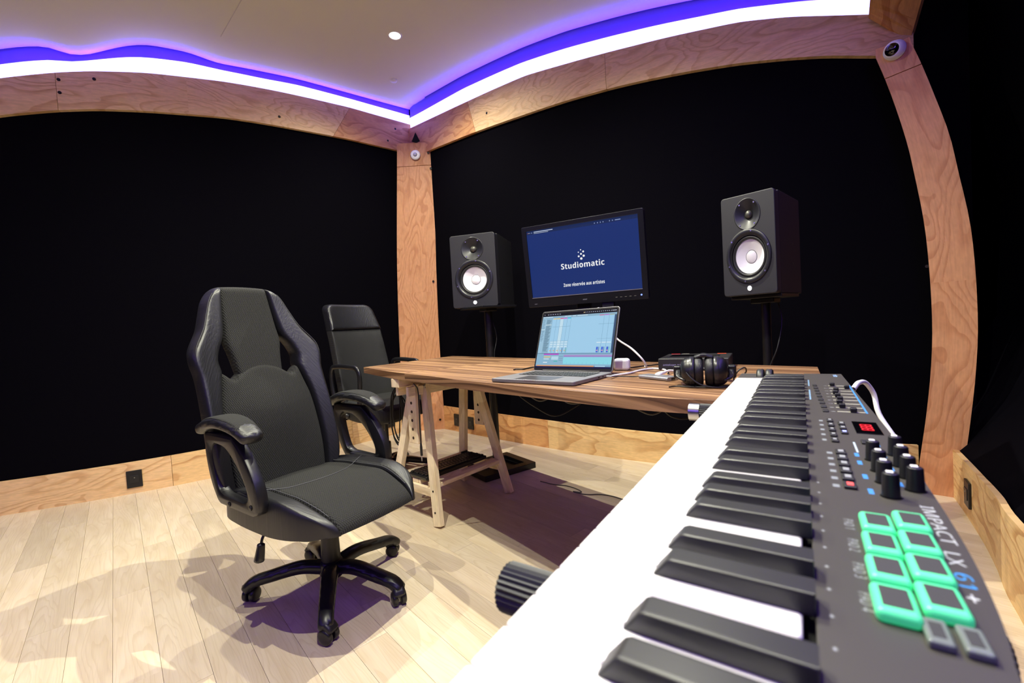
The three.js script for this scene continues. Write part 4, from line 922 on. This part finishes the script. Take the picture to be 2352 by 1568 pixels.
// ------------------------------------------------------------------ laptop
{
  const t = thing('laptop', 'open silver grey laptop with a bright blue music program on its screen', 'laptop', [0.1357, DY, -1.5892], -0.697);
  const W = 0.3585, D = 0.2663, th = 0.358, hs = 0.2574;
  part('base', slab(roundRect(W, D, 0.012), 0.0125, 0.002).rotateX(-Math.PI / 2).translate(0, 0.0015, 0), M.aluminium, t);
  part('rubber_feet', [[-1, -1], [1, -1], [-1, 1], [1, 1]].map(([a, b]) => new THREE.CylinderGeometry(0.008, 0.008, 0.002, 16).translate(a * 0.15, 0.001, b * 0.1)), M.rubber, t);
  part('key_well', box(0.292, 0.0006, 0.112, 0, 0.0142, -0.048), M.laptopKeys, t);
  const keys = [];
  for (let r = 0; r < 6; r++) for (let c = 0; c < 14; c++) { if (r === 5 && c > 3 && c < 9) continue; keys.push(box(0.0175, 0.0012, r ? 0.0165 : 0.0125, -0.1352 + c * 0.0208, 0.0150, -0.094 + r * 0.0188 + (r ? 0 : 0.002), 0.0006, 1)); }
  keys.push(box(0.10, 0.0012, 0.0165, -0.0104, 0.0150, 0.0, 0.0006, 1));
  const k = part('keys', keys, M.laptopKeys, t); k.userData.kind = 'stuff';
  part('key_legends', (() => { const l = []; for (let r = 0; r < 6; r++) for (let c = 0; c < 14; c++) if (!(r === 5 && c > 3 && c < 9)) l.push(box(0.0042, 0.0003, 0.0042, -0.1352 + c * 0.0208, 0.0157, -0.094 + r * 0.0188)); return l; })(), M.buttonGrey, t).userData.kind = 'stuff';
  part('trackpad', box(0.155, 0.0008, 0.094, 0, 0.0140, 0.076, 0.0003, 1), std({ color: 0x6e6c72, roughness: 0.3, metalness: 0.7 }), t);
  part('lid_notch', box(0.052, 0.004, 0.004, 0.0, 0.0125, D / 2 - 0.0012, 0.001), M.aluminiumLight, t);
  part('port', [0.03, 0.06].map((z) => box(0.001, 0.004, 0.011, W / 2, 0.0075, -z)), M.laptopKeys, t);
  const put = (g) => g.translate(0, hs / 2, 0).rotateX(-th).translate(0, 0.0135, -D / 2 + 0.003);
  part('lid', put(slab(roundRect(W, hs, 0.011), 0.006, 0.0015).translate(0, 0, -0.006)), M.aluminium, t);
  part('display_glass', put(slab(roundRect(W - 0.004, hs - 0.005, 0.009), 0.0010, 0.0003)), M.bezel, t);
  part('hinge', rodBetween([-0.13, 0.0135, -D / 2 + 0.003], [0.13, 0.0135, -D / 2 + 0.003], 0.005), M.laptopKeys, t);
  const tex = canvasTex(1536, 1000, (c, w, h) => {
    const R = (x, y, ww, hh, f) => { c.fillStyle = f; c.fillRect(x, y, ww, hh); };
    R(0, 0, w, h, '#a4d2f0');
    R(0, 0, w, 62, '#0b0e20');
    for (let i = 0; i < 7; i++) R(26 + i * 52 + (i ? 26 : 0), 24, i ? 30 : 16, 9, '#c9cede');
    for (let i = 0; i < 15; i++) R(880 + i * 38, 22, i ? 18 : 26, 12, i ? '#b8bfd2' : '#f4d9a0');
    R(1440, 22, 84, 10, '#d8dcea');
    R(0, 62, w, 40, '#8fb4cc');
    for (const [x, ww] of [[10, 220], [490, 60], [560, 70], [660, 70], [760, 210]]) R(x, 70, ww, 14, '#c8e2f0');
    R(0, 102, 230, 640, '#9fc6de'); R(92, 102, 138, 640, '#93bad2');
    for (let i = 0; i < 42; i++) R(104, 128 + i * 14, 70 + (i * 37) % 46, 5, '#35566e');
    for (let i = 0; i < 26; i++) R(12, 116 + i * 16, 40 + (i * 23) % 30, 5, '#5d83a0');
    R(0, 300, 82, 12, '#d4ecf8'); R(92, 214, 128, 14, '#d4ecf8');
    // track columns
    const cols = ['#e8d08a', '#e8c97a', '#e05f92', '#c56ad0', '#36c6e6'];
    for (let i = 0; i < 5; i++) { const x = 248 + i * 78; R(x, 104, 70, 18, cols[i]); R(x + 72, 104, 3, 630, '#5a86a6'); if (i === 2) R(x, 124, 70, 610, '#c6e4f4'); }
    R(248, 262, 390, 3, '#5f8aa8'); R(248, 524, 390, 3, '#7aa3be');
    for (let i = 0; i < 5; i++) for (let k = 0; k < 5; k++) R(250 + i * 78, 536 + k * 22, 64, 12, k % 2 ? '#b9d9ea' : '#e2f2fb');
    for (let i = 0; i < 5; i++) { R(262 + i * 78, 688, 22, 18, '#e8b070'); R(292 + i * 78, 640, 6, 94, '#3a5a74'); }
    R(530, 650, 8, 84, '#2e4e90'); R(608, 650, 8, 84, '#58c09a');
    for (const [i, k] of [[0, '#e05f92'], [1, '#c56ad0'], [2, '#a8b090']]) { const x = 1210 + i * 96; R(x, 92, 88, 12, k); R(x + 90, 104, 3, 630, '#5a86a6'); R(x + 4, 560, 80, 12, '#e2f2fb'); R(x + 12, 640, 34, 94, '#3f66d8'); R(x + 18, 690, 22, 20, '#e8a8b8'); R(x + 56, 640, 9, 94, i === 2 ? '#58c09a' : '#27418e'); }
    R(1210, 250, 290, 3, '#5f8aa8'); R(1210, 500, 290, 3, '#7aa3be');
    R(1500, 100, 36, 640, '#3c5578');
    // clip view
    R(0, 742, w, 10, '#5b7f9c');
    R(0, 752, w, 210, '#8db9d4');
    R(150, 752, 330, 20, '#c23cc8'); R(590, 776, 946, 12, '#c070c8'); R(590, 800, 946, 8, '#b03cc0');
    for (const [x, y, ww, hh, f] of [[160, 800, 150, 20, '#e2cc90'], [160, 840, 120, 12, '#e6f2fa'], [330, 800, 150, 60, '#b9dcee'], [390, 880, 80, 12, '#38b8b0'], [160, 900, 90, 14, '#e6f2fa'], [590, 812, 946, 120, '#8fdcec']]) R(x, y, ww, hh, f);
    for (let i = 0; i < 9; i++) R(500 + (i % 3) * 26, 800 + Math.floor(i / 3) * 34, 20, 8, '#6d97b2');
    for (let i = 0; i < 12; i++) R(590 + i * 80, 900, 2, 32, '#5f9fb8');
    R(0, 952, w, 22, '#7aa6c4'); R(20, 954, 1200, 20, '#e2a276'); R(1240, 956, 190, 16, '#b8dcf0');
    R(0, 974, w, 26, '#141a4a');
  });
  part('screen', put(new THREE.BoxGeometry(W - 0.016, hs - 0.022, 0.0006).translate(0, 0.002, 0.0012)), [M.bezel, M.bezel, M.bezel, M.bezel, phy({ color: 0x020204, roughness: 0.08, emissiveMap: tex, emissive: 0xffffff, emissiveIntensity: 0.92 }), M.bezel], t, 'bright blue music software window');
}

// ------------------------------------------------------------------ small things on the desk
{
  const t = thing('audio_interface', 'flat black audio interface box with red print on the desk, behind the headphones', 'audio interface', [0.716, DY, -1.70], -0.524);
  const W = 0.245, D = 0.22, Hh = 0.042;
  part('case', box(W, Hh, D, 0, Hh / 2 + 0.003, 0, 0.004), M.chassisDark, t);
  part('foot', [[-1, -1], [1, -1], [-1, 1], [1, 1]].map(([a, b]) => new THREE.CylinderGeometry(0.008, 0.008, 0.004, 14).translate(a * 0.1, 0.002, b * 0.09)), M.rubber, t);
  const tex = canvasTex(1024, 176, (c, w, h) => { c.fillStyle = '#1b1b1f'; c.fillRect(0, 0, w, h); c.fillStyle = '#9a96c8'; c.font = '52px sans-serif'; c.fillText('antelope audio', 60, 120); c.strokeStyle = '#4a4a52'; c.lineWidth = 6; c.beginPath(); c.arc(380, 86, 46, 0, 7); c.stroke(); });
  part('front_panel', new THREE.BoxGeometry(W - 0.008, Hh - 0.006, 0.002).translate(0, Hh / 2 + 0.003, D / 2 + 0.0008), [M.chassisDark, M.chassisDark, M.chassisDark, M.chassisDark, std({ map: tex, roughness: 0.5 }), M.chassisDark], t);
  part('top_display', box(0.10, 0.0012, 0.075, -0.045, Hh + 0.0035, -0.01), M.glassDark, t);
  part('top_vent', [0, 1, 2, 3].map((k) => box(0.06, 0.0012, 0.004, 0.055, Hh + 0.0034, -0.03 + k * 0.016)), M.blackGap, t);
  part('red_print', box(0.034, 0.0012, 0.012, -0.09, Hh + 0.0034, -0.096), M.red, t, 'red lettering');
  part('pale_print', box(0.030, 0.0012, 0.008, -0.052, Hh + 0.0034, -0.096), M.slot, t);
  part('orange_badge', box(0.032, 0.0012, 0.014, 0.085, Hh + 0.0034, -0.088), M.orange, t, 'orange badge');
}
{
  const t = thing('headphones', 'black closed studio headphones standing on the desk beside the piano keyboard', 'headphones', [0.538, DY, -1.228], -0.42);
  t.scale.setScalar(0.92);
  // ear cups face each other along x; headband lies behind
  for (const s of [-1, 1]) {
    const cup = (pts) => lathe(pts, 44).rotateZ(-s * Math.PI / 2);
    const c = part('ear_cup', cup([[0.0001, 0.066], [0.020, 0.066], [0.034, 0.062], [0.042, 0.052], [0.045, 0.040], [0.045, 0.026], [0.0001, 0.026]]).translate(0, 0.047, 0), M.satinPlastic, t);
    part('cup_plate', cup([[0.0001, 0.0675], [0.024, 0.0665], [0.026, 0.064], [0.0001, 0.063]]).translate(0, 0.047, 0), M.ring, c);
    part('cup_rim', cup([[0.0435, 0.042], [0.0468, 0.039], [0.0468, 0.029], [0.043, 0.026]]).translate(0, 0.047, 0), std({ color: 0x3a3a3c, roughness: 0.3, metalness: 0.6 }), c);
    part('ear_pad', cup([[0.020, 0.027], [0.043, 0.027], [0.0465, 0.021], [0.0455, 0.010], [0.040, 0.003], [0.032, 0.002], [0.025, 0.006], [0.020, 0.016]]).translate(0, 0.047, 0), M.leather, t);
    part('yoke', sweep([[s * 0.052, 0.022, 0.030], [s * 0.072, 0.030, 0.012], [s * 0.076, 0.044, -0.010], [s * 0.072, 0.050, -0.040], [s * 0.070, 0.052, -0.065]], 0.007, 0.004, [0, 1, 0], { n: 24, seg: 12 }), M.ring, t);
    part('arm_block', box(0.024, 0.040, 0.034, s * 0.078, 0.042, -0.035, 0.006), M.satinPlastic, t);
  }
  part('headband', sweep([[-0.070, 0.050, -0.060], [-0.072, 0.046, -0.100], [-0.048, 0.040, -0.140], [0, 0.037, -0.152], [0.048, 0.040, -0.140], [0.072, 0.046, -0.100], [0.070, 0.050, -0.060]], 0.014, 0.006, [0, 1, 0], { n: 40, seg: 16 }), M.leather, t);
  part('top_pad', sweep([[-0.024, 0.090, 0.0], [0, 0.0965, 0.0], [0.024, 0.090, 0.0]], 0.022, 0.006, [0, 1, 0], { n: 16, seg: 16 }), M.leather, t);
  part('cord', wire([[-0.050, 0.048, 0.043], [-0.034, 0.030, 0.052], [-0.008, 0.012, 0.056], [0.03, 0.004, 0.050], [0.075, 0.004, 0.02], [0.095, 0.004, -0.04], [0.085, 0.010, -0.09], [0.100, 0.036, -0.10], [0.118, 0.044, -0.11], [0.124, 0.03, -0.13], [0.11, 0.004, -0.16]], 0.0024, 90, 7), M.cableBlack, t);
  part('cord', wire([[0.02, 0.004, 0.05], [-0.04, 0.004, 0.038], [-0.085, 0.004, 0.030], [-0.10, 0.004, 0.045]], 0.0022, 30, 7), M.cableBlack, t);
}
{
  const t = thing('usb_adapter', 'slim silver adapter box lying on the desk in front of the headphones', 'adapter', [0.474, DY, -1.430], -1.105);
  const prof = roundRect(0.052, 0.012, 0.0055);
  part('body', slab(prof, 0.128, 0.0008).rotateY(Math.PI / 2).translate(-0.064, 0.0062, 0), M.aluminiumLight, t);
  part('end_socket', box(0.0012, 0.006, 0.016, 0.0645, 0.0062, 0, 0.0005, 1), M.laptopKeys, t);
}
{
  const t = thing('usb_cable', 'white cable with a flat plug sticking out of the silver adapter', 'cable', [0, 0, 0]);
  part('plug', sweep([[0.480, 0.812, -1.452], [0.497, 0.814, -1.470], [0.510, 0.814, -1.482]], 0.009, 0.005, [0, 1, 0], { n: 6, seg: 12 }), M.whitePlastic, t);
  part('cord', wire([[0.510, 0.814, -1.482], [0.530, 0.813, -1.512], [0.552, 0.812, -1.540], [0.575, 0.808, -1.556], [0.60, 0.804, -1.55], [0.63, 0.804, -1.50]], 0.0042, 40, 8), M.cableWhite, t);
}
{
  const t = thing('laptop_cable', 'white cable plugged into the right side of the laptop, looping over the desk', 'cable', [0, 0, 0]);
  part('plug', box(0.022, 0.006, 0.010, 0, 0, 0, 0.002).rotateY(-0.697).translate(0.330, 0.8085, -1.502), M.aluminiumLight, t);
  part('cord', wire([[0.338, 0.8085, -1.510], [0.352, 0.807, -1.530], [0.374, 0.806, -1.556], [0.424, 0.804, -1.602], [0.498, 0.804, -1.683], [0.548, 0.804, -1.706], [0.570, 0.804, -1.655], [0.557, 0.804, -1.580], [0.548, 0.804, -1.54]], 0.0036, 70, 8), M.cableWhite, t);
}
solo('monitor_cable', wire([[0.36, 1.02, -1.885], [0.384, 1.06, -1.90], [0.40, 0.99, -1.88], [0.439, 0.921, -1.8], [0.478, 0.885, -1.75], [0.507, 0.841, -1.70], [0.530, 0.812, -1.735], [0.538, 0.8045, -1.76], [0.545, 0.8045, -1.80]], 0.0038, 80, 8), M.cableWhite, 'white cable slanting down from behind the laptop screen to the desk', 'cable');
solo('adapter_cable', wire([[0.334, 0.8075, -1.497], [0.345, 0.806, -1.516], [0.393, 0.804, -1.512], [0.420, 0.8055, -1.484], [0.444, 0.807, -1.486]], 0.002, 40, 7), M.cableBlack, 'thin black cable from the laptop to the silver adapter', 'cable');
solo('power_lead', wire([[0.455, 0.812, -1.79], [0.48, 0.804, -1.80], [0.551, 0.803, -1.83], [0.60, 0.803, -1.85], [0.66, 0.804, -1.86], [0.70, 0.81, -1.845]], 0.0026, 40, 7), M.cableBlack, 'black cable lying between the white charger and the audio interface', 'cable');
solo('laptop_lead', wire([[0.0, 0.803, -1.990], [0.012, 0.803, -2.0], [0.040, 0.803, -1.985], [0.088, 0.803, -2.05], [0.16, 0.803, -2.06]], 0.003, 40, 7), M.cableBlack, 'short black cable end on the desk, left of the laptop hinge', 'cable');
{
  const t = thing('charger', 'white rounded charger block standing on the desk behind the laptop', 'charger', [0.436, DY, -1.745], -0.5);
  part('body', box(0.062, 0.048, 0.042, 0, 0.024, 0, 0.013, 4), M.whitePlastic, t);
  part('prong_base', box(0.012, 0.026, 0.026, -0.034, 0.024, 0, 0.004), M.whitePlastic, t);
}

// ------------------------------------------------------------------ piano keyboard (MIDI controller) and its stand
// local axes: +x across towards the controls, -z along the keys towards the desk; the origin lies 0.5 m along it
const KB = { ca: [0.554, -0.832], cb: [0.832, 0.554] };
const KTURN = -0.5870;
{
  const t = thing('piano_keyboard', 'long black piano keyboard controller with white keys, glowing green pads and silver-topped knobs', 'keyboard', [0.554 * 0.5, 0.807, -0.832 * 0.5], KTURN);
  const Z = (a) => 0.5 - a;                          // position along the keyboard -> local z
  const KY = 0.050, PY = 0.0505;                     // white key tops, control panel top
  const A1 = 1.165, A0 = 0.055, KA1 = 1.085, unit = 0.02786, NW = 36, KA0 = KA1 - NW * unit;
  part('bottom_tray', box(0.190, 0.016, A1 - A0, -0.0285, 0.008, Z((A1 + A0) / 2), 0.004), M.chassisDark, t);
  // control deck behind the keys; its back edge bows gently
  const back = spl([[0.055, 0.056], [0.18, 0.060], [0.2345, 0.0645], [0.266, 0.0695], [0.32, 0.0745], [0.38, 0.0772], [0.45, 0.0785], [0.635, 0.0795], [0.775, 0.0768], [0.95, 0.073], [1.165, 0.0688]]);
  const plan = new THREE.Shape(); plan.moveTo(0.0015, -Z(A1));
  for (let k = 0; k <= 60; k++) { const a = A1 + (A0 - A1) * k / 60; plan.lineTo(back(a), -Z(a)); }
  plan.lineTo(0.0015, -Z(A0)); plan.lineTo(0.0015, -Z(A1));
  part('control_deck', slab(plan, PY - 0.004, 0.0012).rotateX(-Math.PI / 2).translate(0, 0.004, 0), M.chassis, t);
  part('end_block', box(0.124, 0.046, A1 - KA1, -0.0605, 0.0275, Z((A1 + KA1) / 2), 0.003), M.chassis, t);
  part('end_block', box(0.124, 0.046, KA0 - A0 - 0.001, -0.0605, 0.0275, Z((KA0 + A0) / 2), 0.003), M.chassis, t);
  // print on the deck: drawn once, flat
  const PW = A1 - A0;
  const tex = canvasTex(2048, 128, (c, w, h) => {
    const px = w / PW, X = (a) => (A1 - a) * px, YB = (b) => h - (b - 0.003) / 0.0745 * h;
    c.fillStyle = '#3d3a36'; c.fillRect(0, 0, w, h);
    c.fillStyle = '#8fb8e8'; c.font = 'bold 20px sans-serif'; c.fillText('nektar', X(1.150), YB(0.0535));
    c.fillStyle = '#3f86d8'; c.fillRect(X(0.995), YB(0.0712), (0.995 - 0.735) * px, 4);
    c.fillStyle = '#c9cfd6'; c.font = '10px sans-serif';
    for (let k = 0; k < 9; k++) c.fillText(String(k + 1), X(0.985 - k * 0.0305), YB(0.0305));
    c.fillStyle = '#86b2d8'; for (let k = 0; k < 9; k++) { c.fillRect(X(1.06 - k * 0.0095), YB(0.0095), 10, 4); c.fillRect(X(0.93 - k * 0.0115), YB(0.0095), 14, 4); }
    c.fillStyle = '#80868a';
    for (let k = 0; k < 5; k++) { c.fillRect(X(0.678 - k * 0.0245), YB(0.0190), 15, 7); }
    for (let k = 0; k < 6; k++) { c.fillRect(X(0.528 - k * 0.0193), YB(0.0215), 13, 8); }
    c.strokeStyle = '#b9d0e6'; c.lineWidth = 3; c.beginPath(); c.moveTo(X(0.575), YB(0.0425)); c.lineTo(X(0.535), YB(0.0425)); c.stroke();
    c.fillStyle = '#3f86d8';
    for (const a of [0.532, 0.506, 0.466, 0.430]) c.fillRect(X(a), YB(0.0425), 22, 6);
    for (const a of [0.575, 0.535, 0.495, 0.455]) c.fillRect(X(a), YB(0.0635), 20, 5);
    for (let k = 0; k < 4; k++) { c.fillStyle = '#8d9296'; c.font = '12px sans-serif'; c.fillText('PAD ' + (k + 1), X(0.362 - k * 0.0305), YB(0.0195)); }
    for (let k = 0; k < 12; k++) { c.fillStyle = '#8c9194'; c.beginPath(); c.ellipse(X(0.43 - k * 0.0235), YB(0.0072), 2.4, 1.6, 0, 0, 7); c.fill(); }
    c.font = '25px sans-serif'; c.fillStyle = '#b4b9bd'; c.save(); c.translate(X(0.408), YB(0.0655)); c.scale(1.28, 0.66); c.fillText('IMPACT', 0, 0); c.restore();
    c.save(); c.translate(X(0.338), YB(0.0640)); c.rotate(0.05); c.scale(1.28, 0.66); c.fillText('LX', 0, 0); c.fillStyle = '#2f8fe0'; c.fillText('61', 36, 0); c.fillStyle = '#c6cace'; c.fillText('+', 66, 0); c.restore();
  });
  { // the printed top skin of the deck; canvas x runs from the far end to the near end
    const g = new THREE.ShapeGeometry(plan, 4).rotateX(-Math.PI / 2), p = g.attributes.position, uv = g.attributes.uv;
    for (let i = 0; i < p.count; i++) { uv.setXY(i, (p.getZ(i) - Z(A1)) / PW, (p.getX(i) - 0.003) / 0.0745); p.setX(i, 0.0022 + (p.getX(i) - 0.0015) * 0.985); }
    part('printed_panel', g.translate(0, PY + 0.0003, 0), std({ map: tex, roughness: 0.5 }), t);
  }
  // keys: 36 white, 25 black; the low end is far away
  const whiteShape = box(0.120, 0.016, unit - 0.0011, -0.0635, KY - 0.008, 0, 0.0022, 3);
  const lip = box(0.005, 0.004, unit - 0.0011, -0.1215, KY - 0.002, 0, 0.0018, 2);
  const wk = join([whiteShape, lip]);
  const bShape = new THREE.Shape([[-0.0745, 0], [-0.066, 0.0105], [-0.063, 0.0118], [0.002, 0.0118], [0.002, 0]].map((p) => new THREE.Vector2(...p)));
  const bk = toCreasedNormals(new THREE.ExtrudeGeometry(bShape, { depth: 0.0115, bevelEnabled: true, bevelSize: 0.0016, bevelOffset: -0.0016, bevelThickness: 0.0022, bevelSegments: 3 }).translate(0, KY - 0.001, -0.00575), 0.6);
  for (let i = 0; i < NW; i++) {
    const zc = Z(KA1 - (i + 0.5) * unit);
    part('white_key', wk, M.whiteKey, t).position.z = zc;
    const n = i % 7;
    if (i < NW - 1 && n !== 2 && n !== 6) part('black_key', bk, M.blackKey, t).position.z = Z(KA1 - (i + 1) * unit) + [-0.0022, 0.0022, 0, -0.003, 0, 0.003][n > 2 ? n : n];
  }
  part('key_felt', box(0.004, 0.012, KA1 - KA0, 0.0005, 0.036, Z((KA1 + KA0) / 2)), M.blackGap, t);
  // drum pads
  for (let r = 0; r < 4; r++) for (let c = 0; c < 2; c++) {
    const a = (c ? 0.3625 : 0.352) - r * 0.0308, b = (c ? 0.0543 : 0.0362) - r * 0.0013;
    const pd = part('drum_pad', box(0.0166, 0.0066, 0.0262, b, PY + 0.0033, Z(a), 0.0028, 3), M.padGreen, t, 'pad with a glowing green rim');
    part('pad_top', box(0.0112, 0.0014, 0.0180, b + 0.0003, PY + 0.0062, Z(a) - 0.0004, 0.0008, 1), M.padTop, pd);
  }
  // rotary knobs with pale caps
  const knob = lathe([[0.0001, 0.0185], [0.0042, 0.0185], [0.0050, 0.0175], [0.0056, 0.0015], [0.0068, 0.0], [0.0001, 0.0]], 22);
  const capg = box(0.0044, 0.0010, 0.0052, -0.0004, 0.0188, -0.0006, 0.0005, 1);
  for (const [a, b] of [[0.5125, 0.0516], [0.4796, 0.0522], [0.4493, 0.0520], [0.4176, 0.0518], [0.5363, 0.0705], [0.5008, 0.0697], [0.4689, 0.0692], [0.4389, 0.0688]]) {
    const o = part('rotary_knob', knob, M.blackPlastic, t); o.position.set(b, PY, Z(a));
    part('pointer_cap', capg, M.whitePlastic, o);
  }
  // faders
  for (let k = 0; k < 9; k++) {
    const a = 0.982 - k * 0.0305, cb = k === 8 ? 0.0555 : 0.044 + (k % 3) * 0.0012 + (k === 1 ? 0.018 : 0);
    const o = part('fader', [box(0.0075, 0.0058, 0.0080, cb, PY + 0.0038, Z(a), 0.0014, 2), box(0.0016, 0.004, 0.003, cb, PY + 0.001, Z(a))], M.blackPlastic, t);
    part('fader_slot', box(0.0300, 0.0006, 0.0060, 0.0530, PY + 0.0006, Z(a), 0.0002, 1), M.slot, o, 'pale fader slot');
    part('track_button', box(0.0068, 0.0020, 0.0135, 0.0175 + k * 0.0009, PY + 0.0012, Z(a - 0.0006), 0.0008, 2), M.button, t);
  }
  // button groups
  for (let k = 0; k < 5; k++) { const a = 0.673 - k * 0.0250, b = 0.0265, o = part('page_button', box(0.0066, 0.0024, 0.0140, b, PY + 0.0014, Z(a), 0.0009, 2), M.button, t); part('button_mark', box(0.0030, 0.0005, 0.0060, b, PY + 0.0027, Z(a)), M.buttonGrey, o); }
  for (let k = 0; k < 3; k++) { const a = 0.658 - k * 0.0225, o = part('octave_button', box(0.0066, 0.0024, 0.0130, 0.0372, PY + 0.0014, Z(a), 0.0009, 2), M.button, t); part('button_mark', box(0.0036, 0.0005, 0.0070, 0.0374, PY + 0.0027, Z(a)), k === 2 ? M.blueLit : M.buttonGrey, o); }
  for (let k = 0; k < 6; k++) { const a = 0.526 - k * 0.0195, o = part('transport_button', box(0.0084, 0.0026, 0.0132, 0.0285, PY + 0.0015, Z(a), 0.0009, 2), M.button, t); part('button_mark', box(0.0044, 0.0006, 0.0074, 0.0287, PY + 0.0029, Z(a), 0.0003, 1), k === 5 ? M.recRed : M.buttonGrey, o); }
  part('page_button', box(0.0070, 0.0024, 0.0130, 0.0520, PY + 0.0014, Z(0.574), 0.0009, 2), M.button, t);
  // numeric display
  const dx = 0.0602, da = 0.646, disp = part('display_window', box(0.0240, 0.0010, 0.062, dx, PY + 0.0007, Z(da), 0.0004, 1), M.glassDark, t);
  const segs = [];
  for (let d = 0; d < 3; d++) { const zc = Z(da) - 0.011 + d * 0.011, xc = dx; for (const [x, z, w, l] of [[0.0048, 0, 0.0015, 0.0075], [0, 0, 0.0015, 0.0075], [-0.0048, 0, 0.0015, 0.0075], [0.0024, -0.0036, 0.0045, 0.0016], [0.0024, 0.0036, 0.0045, 0.0016], [-0.0024, -0.0036, 0.0045, 0.0016], [-0.0024, 0.0036, 0.0045, 0.0016]]) segs.push(box(w, 0.0004, l, xc + x, PY + 0.0013, zc + z)); }
  part('display_digits', segs, M.ledRed, disp, 'glowing red digits');
  // two clear square buttons near the front end
  for (const b of [0.0440, 0.0552]) { const o = part('clear_button', box(0.0088, 0.0040, 0.0180, b, PY + 0.0022, Z(0.2455), 0.0014, 2), M.buttonClear, t, 'translucent grey button'); part('button_mark', box(0.0046, 0.0008, 0.0110, b, PY + 0.0040, Z(0.2455), 0.0003, 1), M.padTop, o); }
  // pitch and modulation wheels
  for (const b of [-0.079, -0.062]) part('bend_wheel', lathe([[0.0001, -0.0075], [0.023, -0.0075], [0.026, -0.004], [0.0250, 0], [0.026, 0.004], [0.023, 0.0075], [0.0001, 0.0075]], 30).rotateZ(Math.PI / 2).translate(b, PY - 0.0105, Z(1.122)), M.rubber, t);
}
{
  const t = thing('keyboard_stand', 'black cross-legged keyboard stand with ribbed rubber grips under the piano keyboard', 'keyboard stand', [0.554 * 0.535, 0, -0.832 * 0.535], KTURN);
  const ribbed = (r, len, x, y, z, n = 28) => {
    const s = new THREE.Shape();
    for (let i = 0; i < n * 2; i++) { const a = i / (n * 2) * Math.PI * 2, q = i % 2 ? r * 0.92 : r; s[i ? 'lineTo' : 'moveTo'](Math.cos(a) * q, Math.sin(a) * q); }
    return new THREE.ExtrudeGeometry(s, { depth: len, bevelEnabled: true, bevelThickness: 0.002, bevelSize: 0.002, bevelOffset: -0.002, bevelSegments: 2 }).rotateY(Math.PI / 2).translate(x, y, z);
  };
  for (const [z, r, e, y] of [[-0.442, 0.0185, -0.182, 0.7965], [0.262, 0.0185, -0.198, 0.796]]) {
    const arm = part('top_arm', rodBetween([e + 0.01, y, z], [z > 0 ? 0.085 : 0.05, z > 0 ? y - 0.0095 : y, z > 0 ? z - 0.085 : z], 0.0095), M.blackSteel, t);
    part('grip', ribbed(r, -0.128 - e, e, y, z), M.grip, arm, 'ribbed rubber grip');
    part('grip', z > 0 ? ribbed(r, 0.017, 0.076, y - 0.0095, z - 0.085) : ribbed(r, 0.030, 0.022, y - 0.0085, z), M.grip, arm, 'ribbed rubber grip');
    const foot = part('floor_arm', rodBetween([-0.10, 0.016, z], [0.10, 0.016, z], 0.014), M.blackSteel, t);
    for (const x of [-0.10, 0.10]) part('rubber_cap', rodBetween([x - 0.01, 0.0165, z], [x + 0.01, 0.0165, z], 0.0165), M.rubber, foot);
  }
  part('steel_collar', rodBetween([-0.204, 0.7965, -0.442], [-0.183, 0.7965, -0.442], 0.0185, 0.0185, 30), M.steel, t, 'chromed collar at the far grip');
  part('cross_bar', barBetween([-0.014, 0.785, -0.442], [-0.014, 0.016, 0.272], 0.03, 0.02, [0, 0, 1]), M.blackSteel, t);
  part('cross_bar', barBetween([0.014, 0.785, 0.272], [0.014, 0.016, -0.442], 0.03, 0.02, [0, 0, 1]), M.blackSteel, t);
  part('pivot_bolt', rodBetween([-0.035, 0.40, -0.085], [0.035, 0.40, -0.085], 0.012), M.steel, t);
}
{
  const pts = [[0.690, 0.832, -0.885], [0.735, 0.838, -0.925], [0.775, 0.830, -0.955], [0.795, 0.805, -0.960], [0.792, 0.765, -0.945], [0.80, 0.70, -0.90], [0.84, 0.50, -0.82], [0.87, 0.2, -0.74], [0.88, 0.006, -0.68]];
  solo('keyboard_cable', wire(pts, 0.0050, 90, 9), M.cableWhite, 'white cable curving out of the back of the piano keyboard', 'cable');
}

renderer.render(scene, camera);
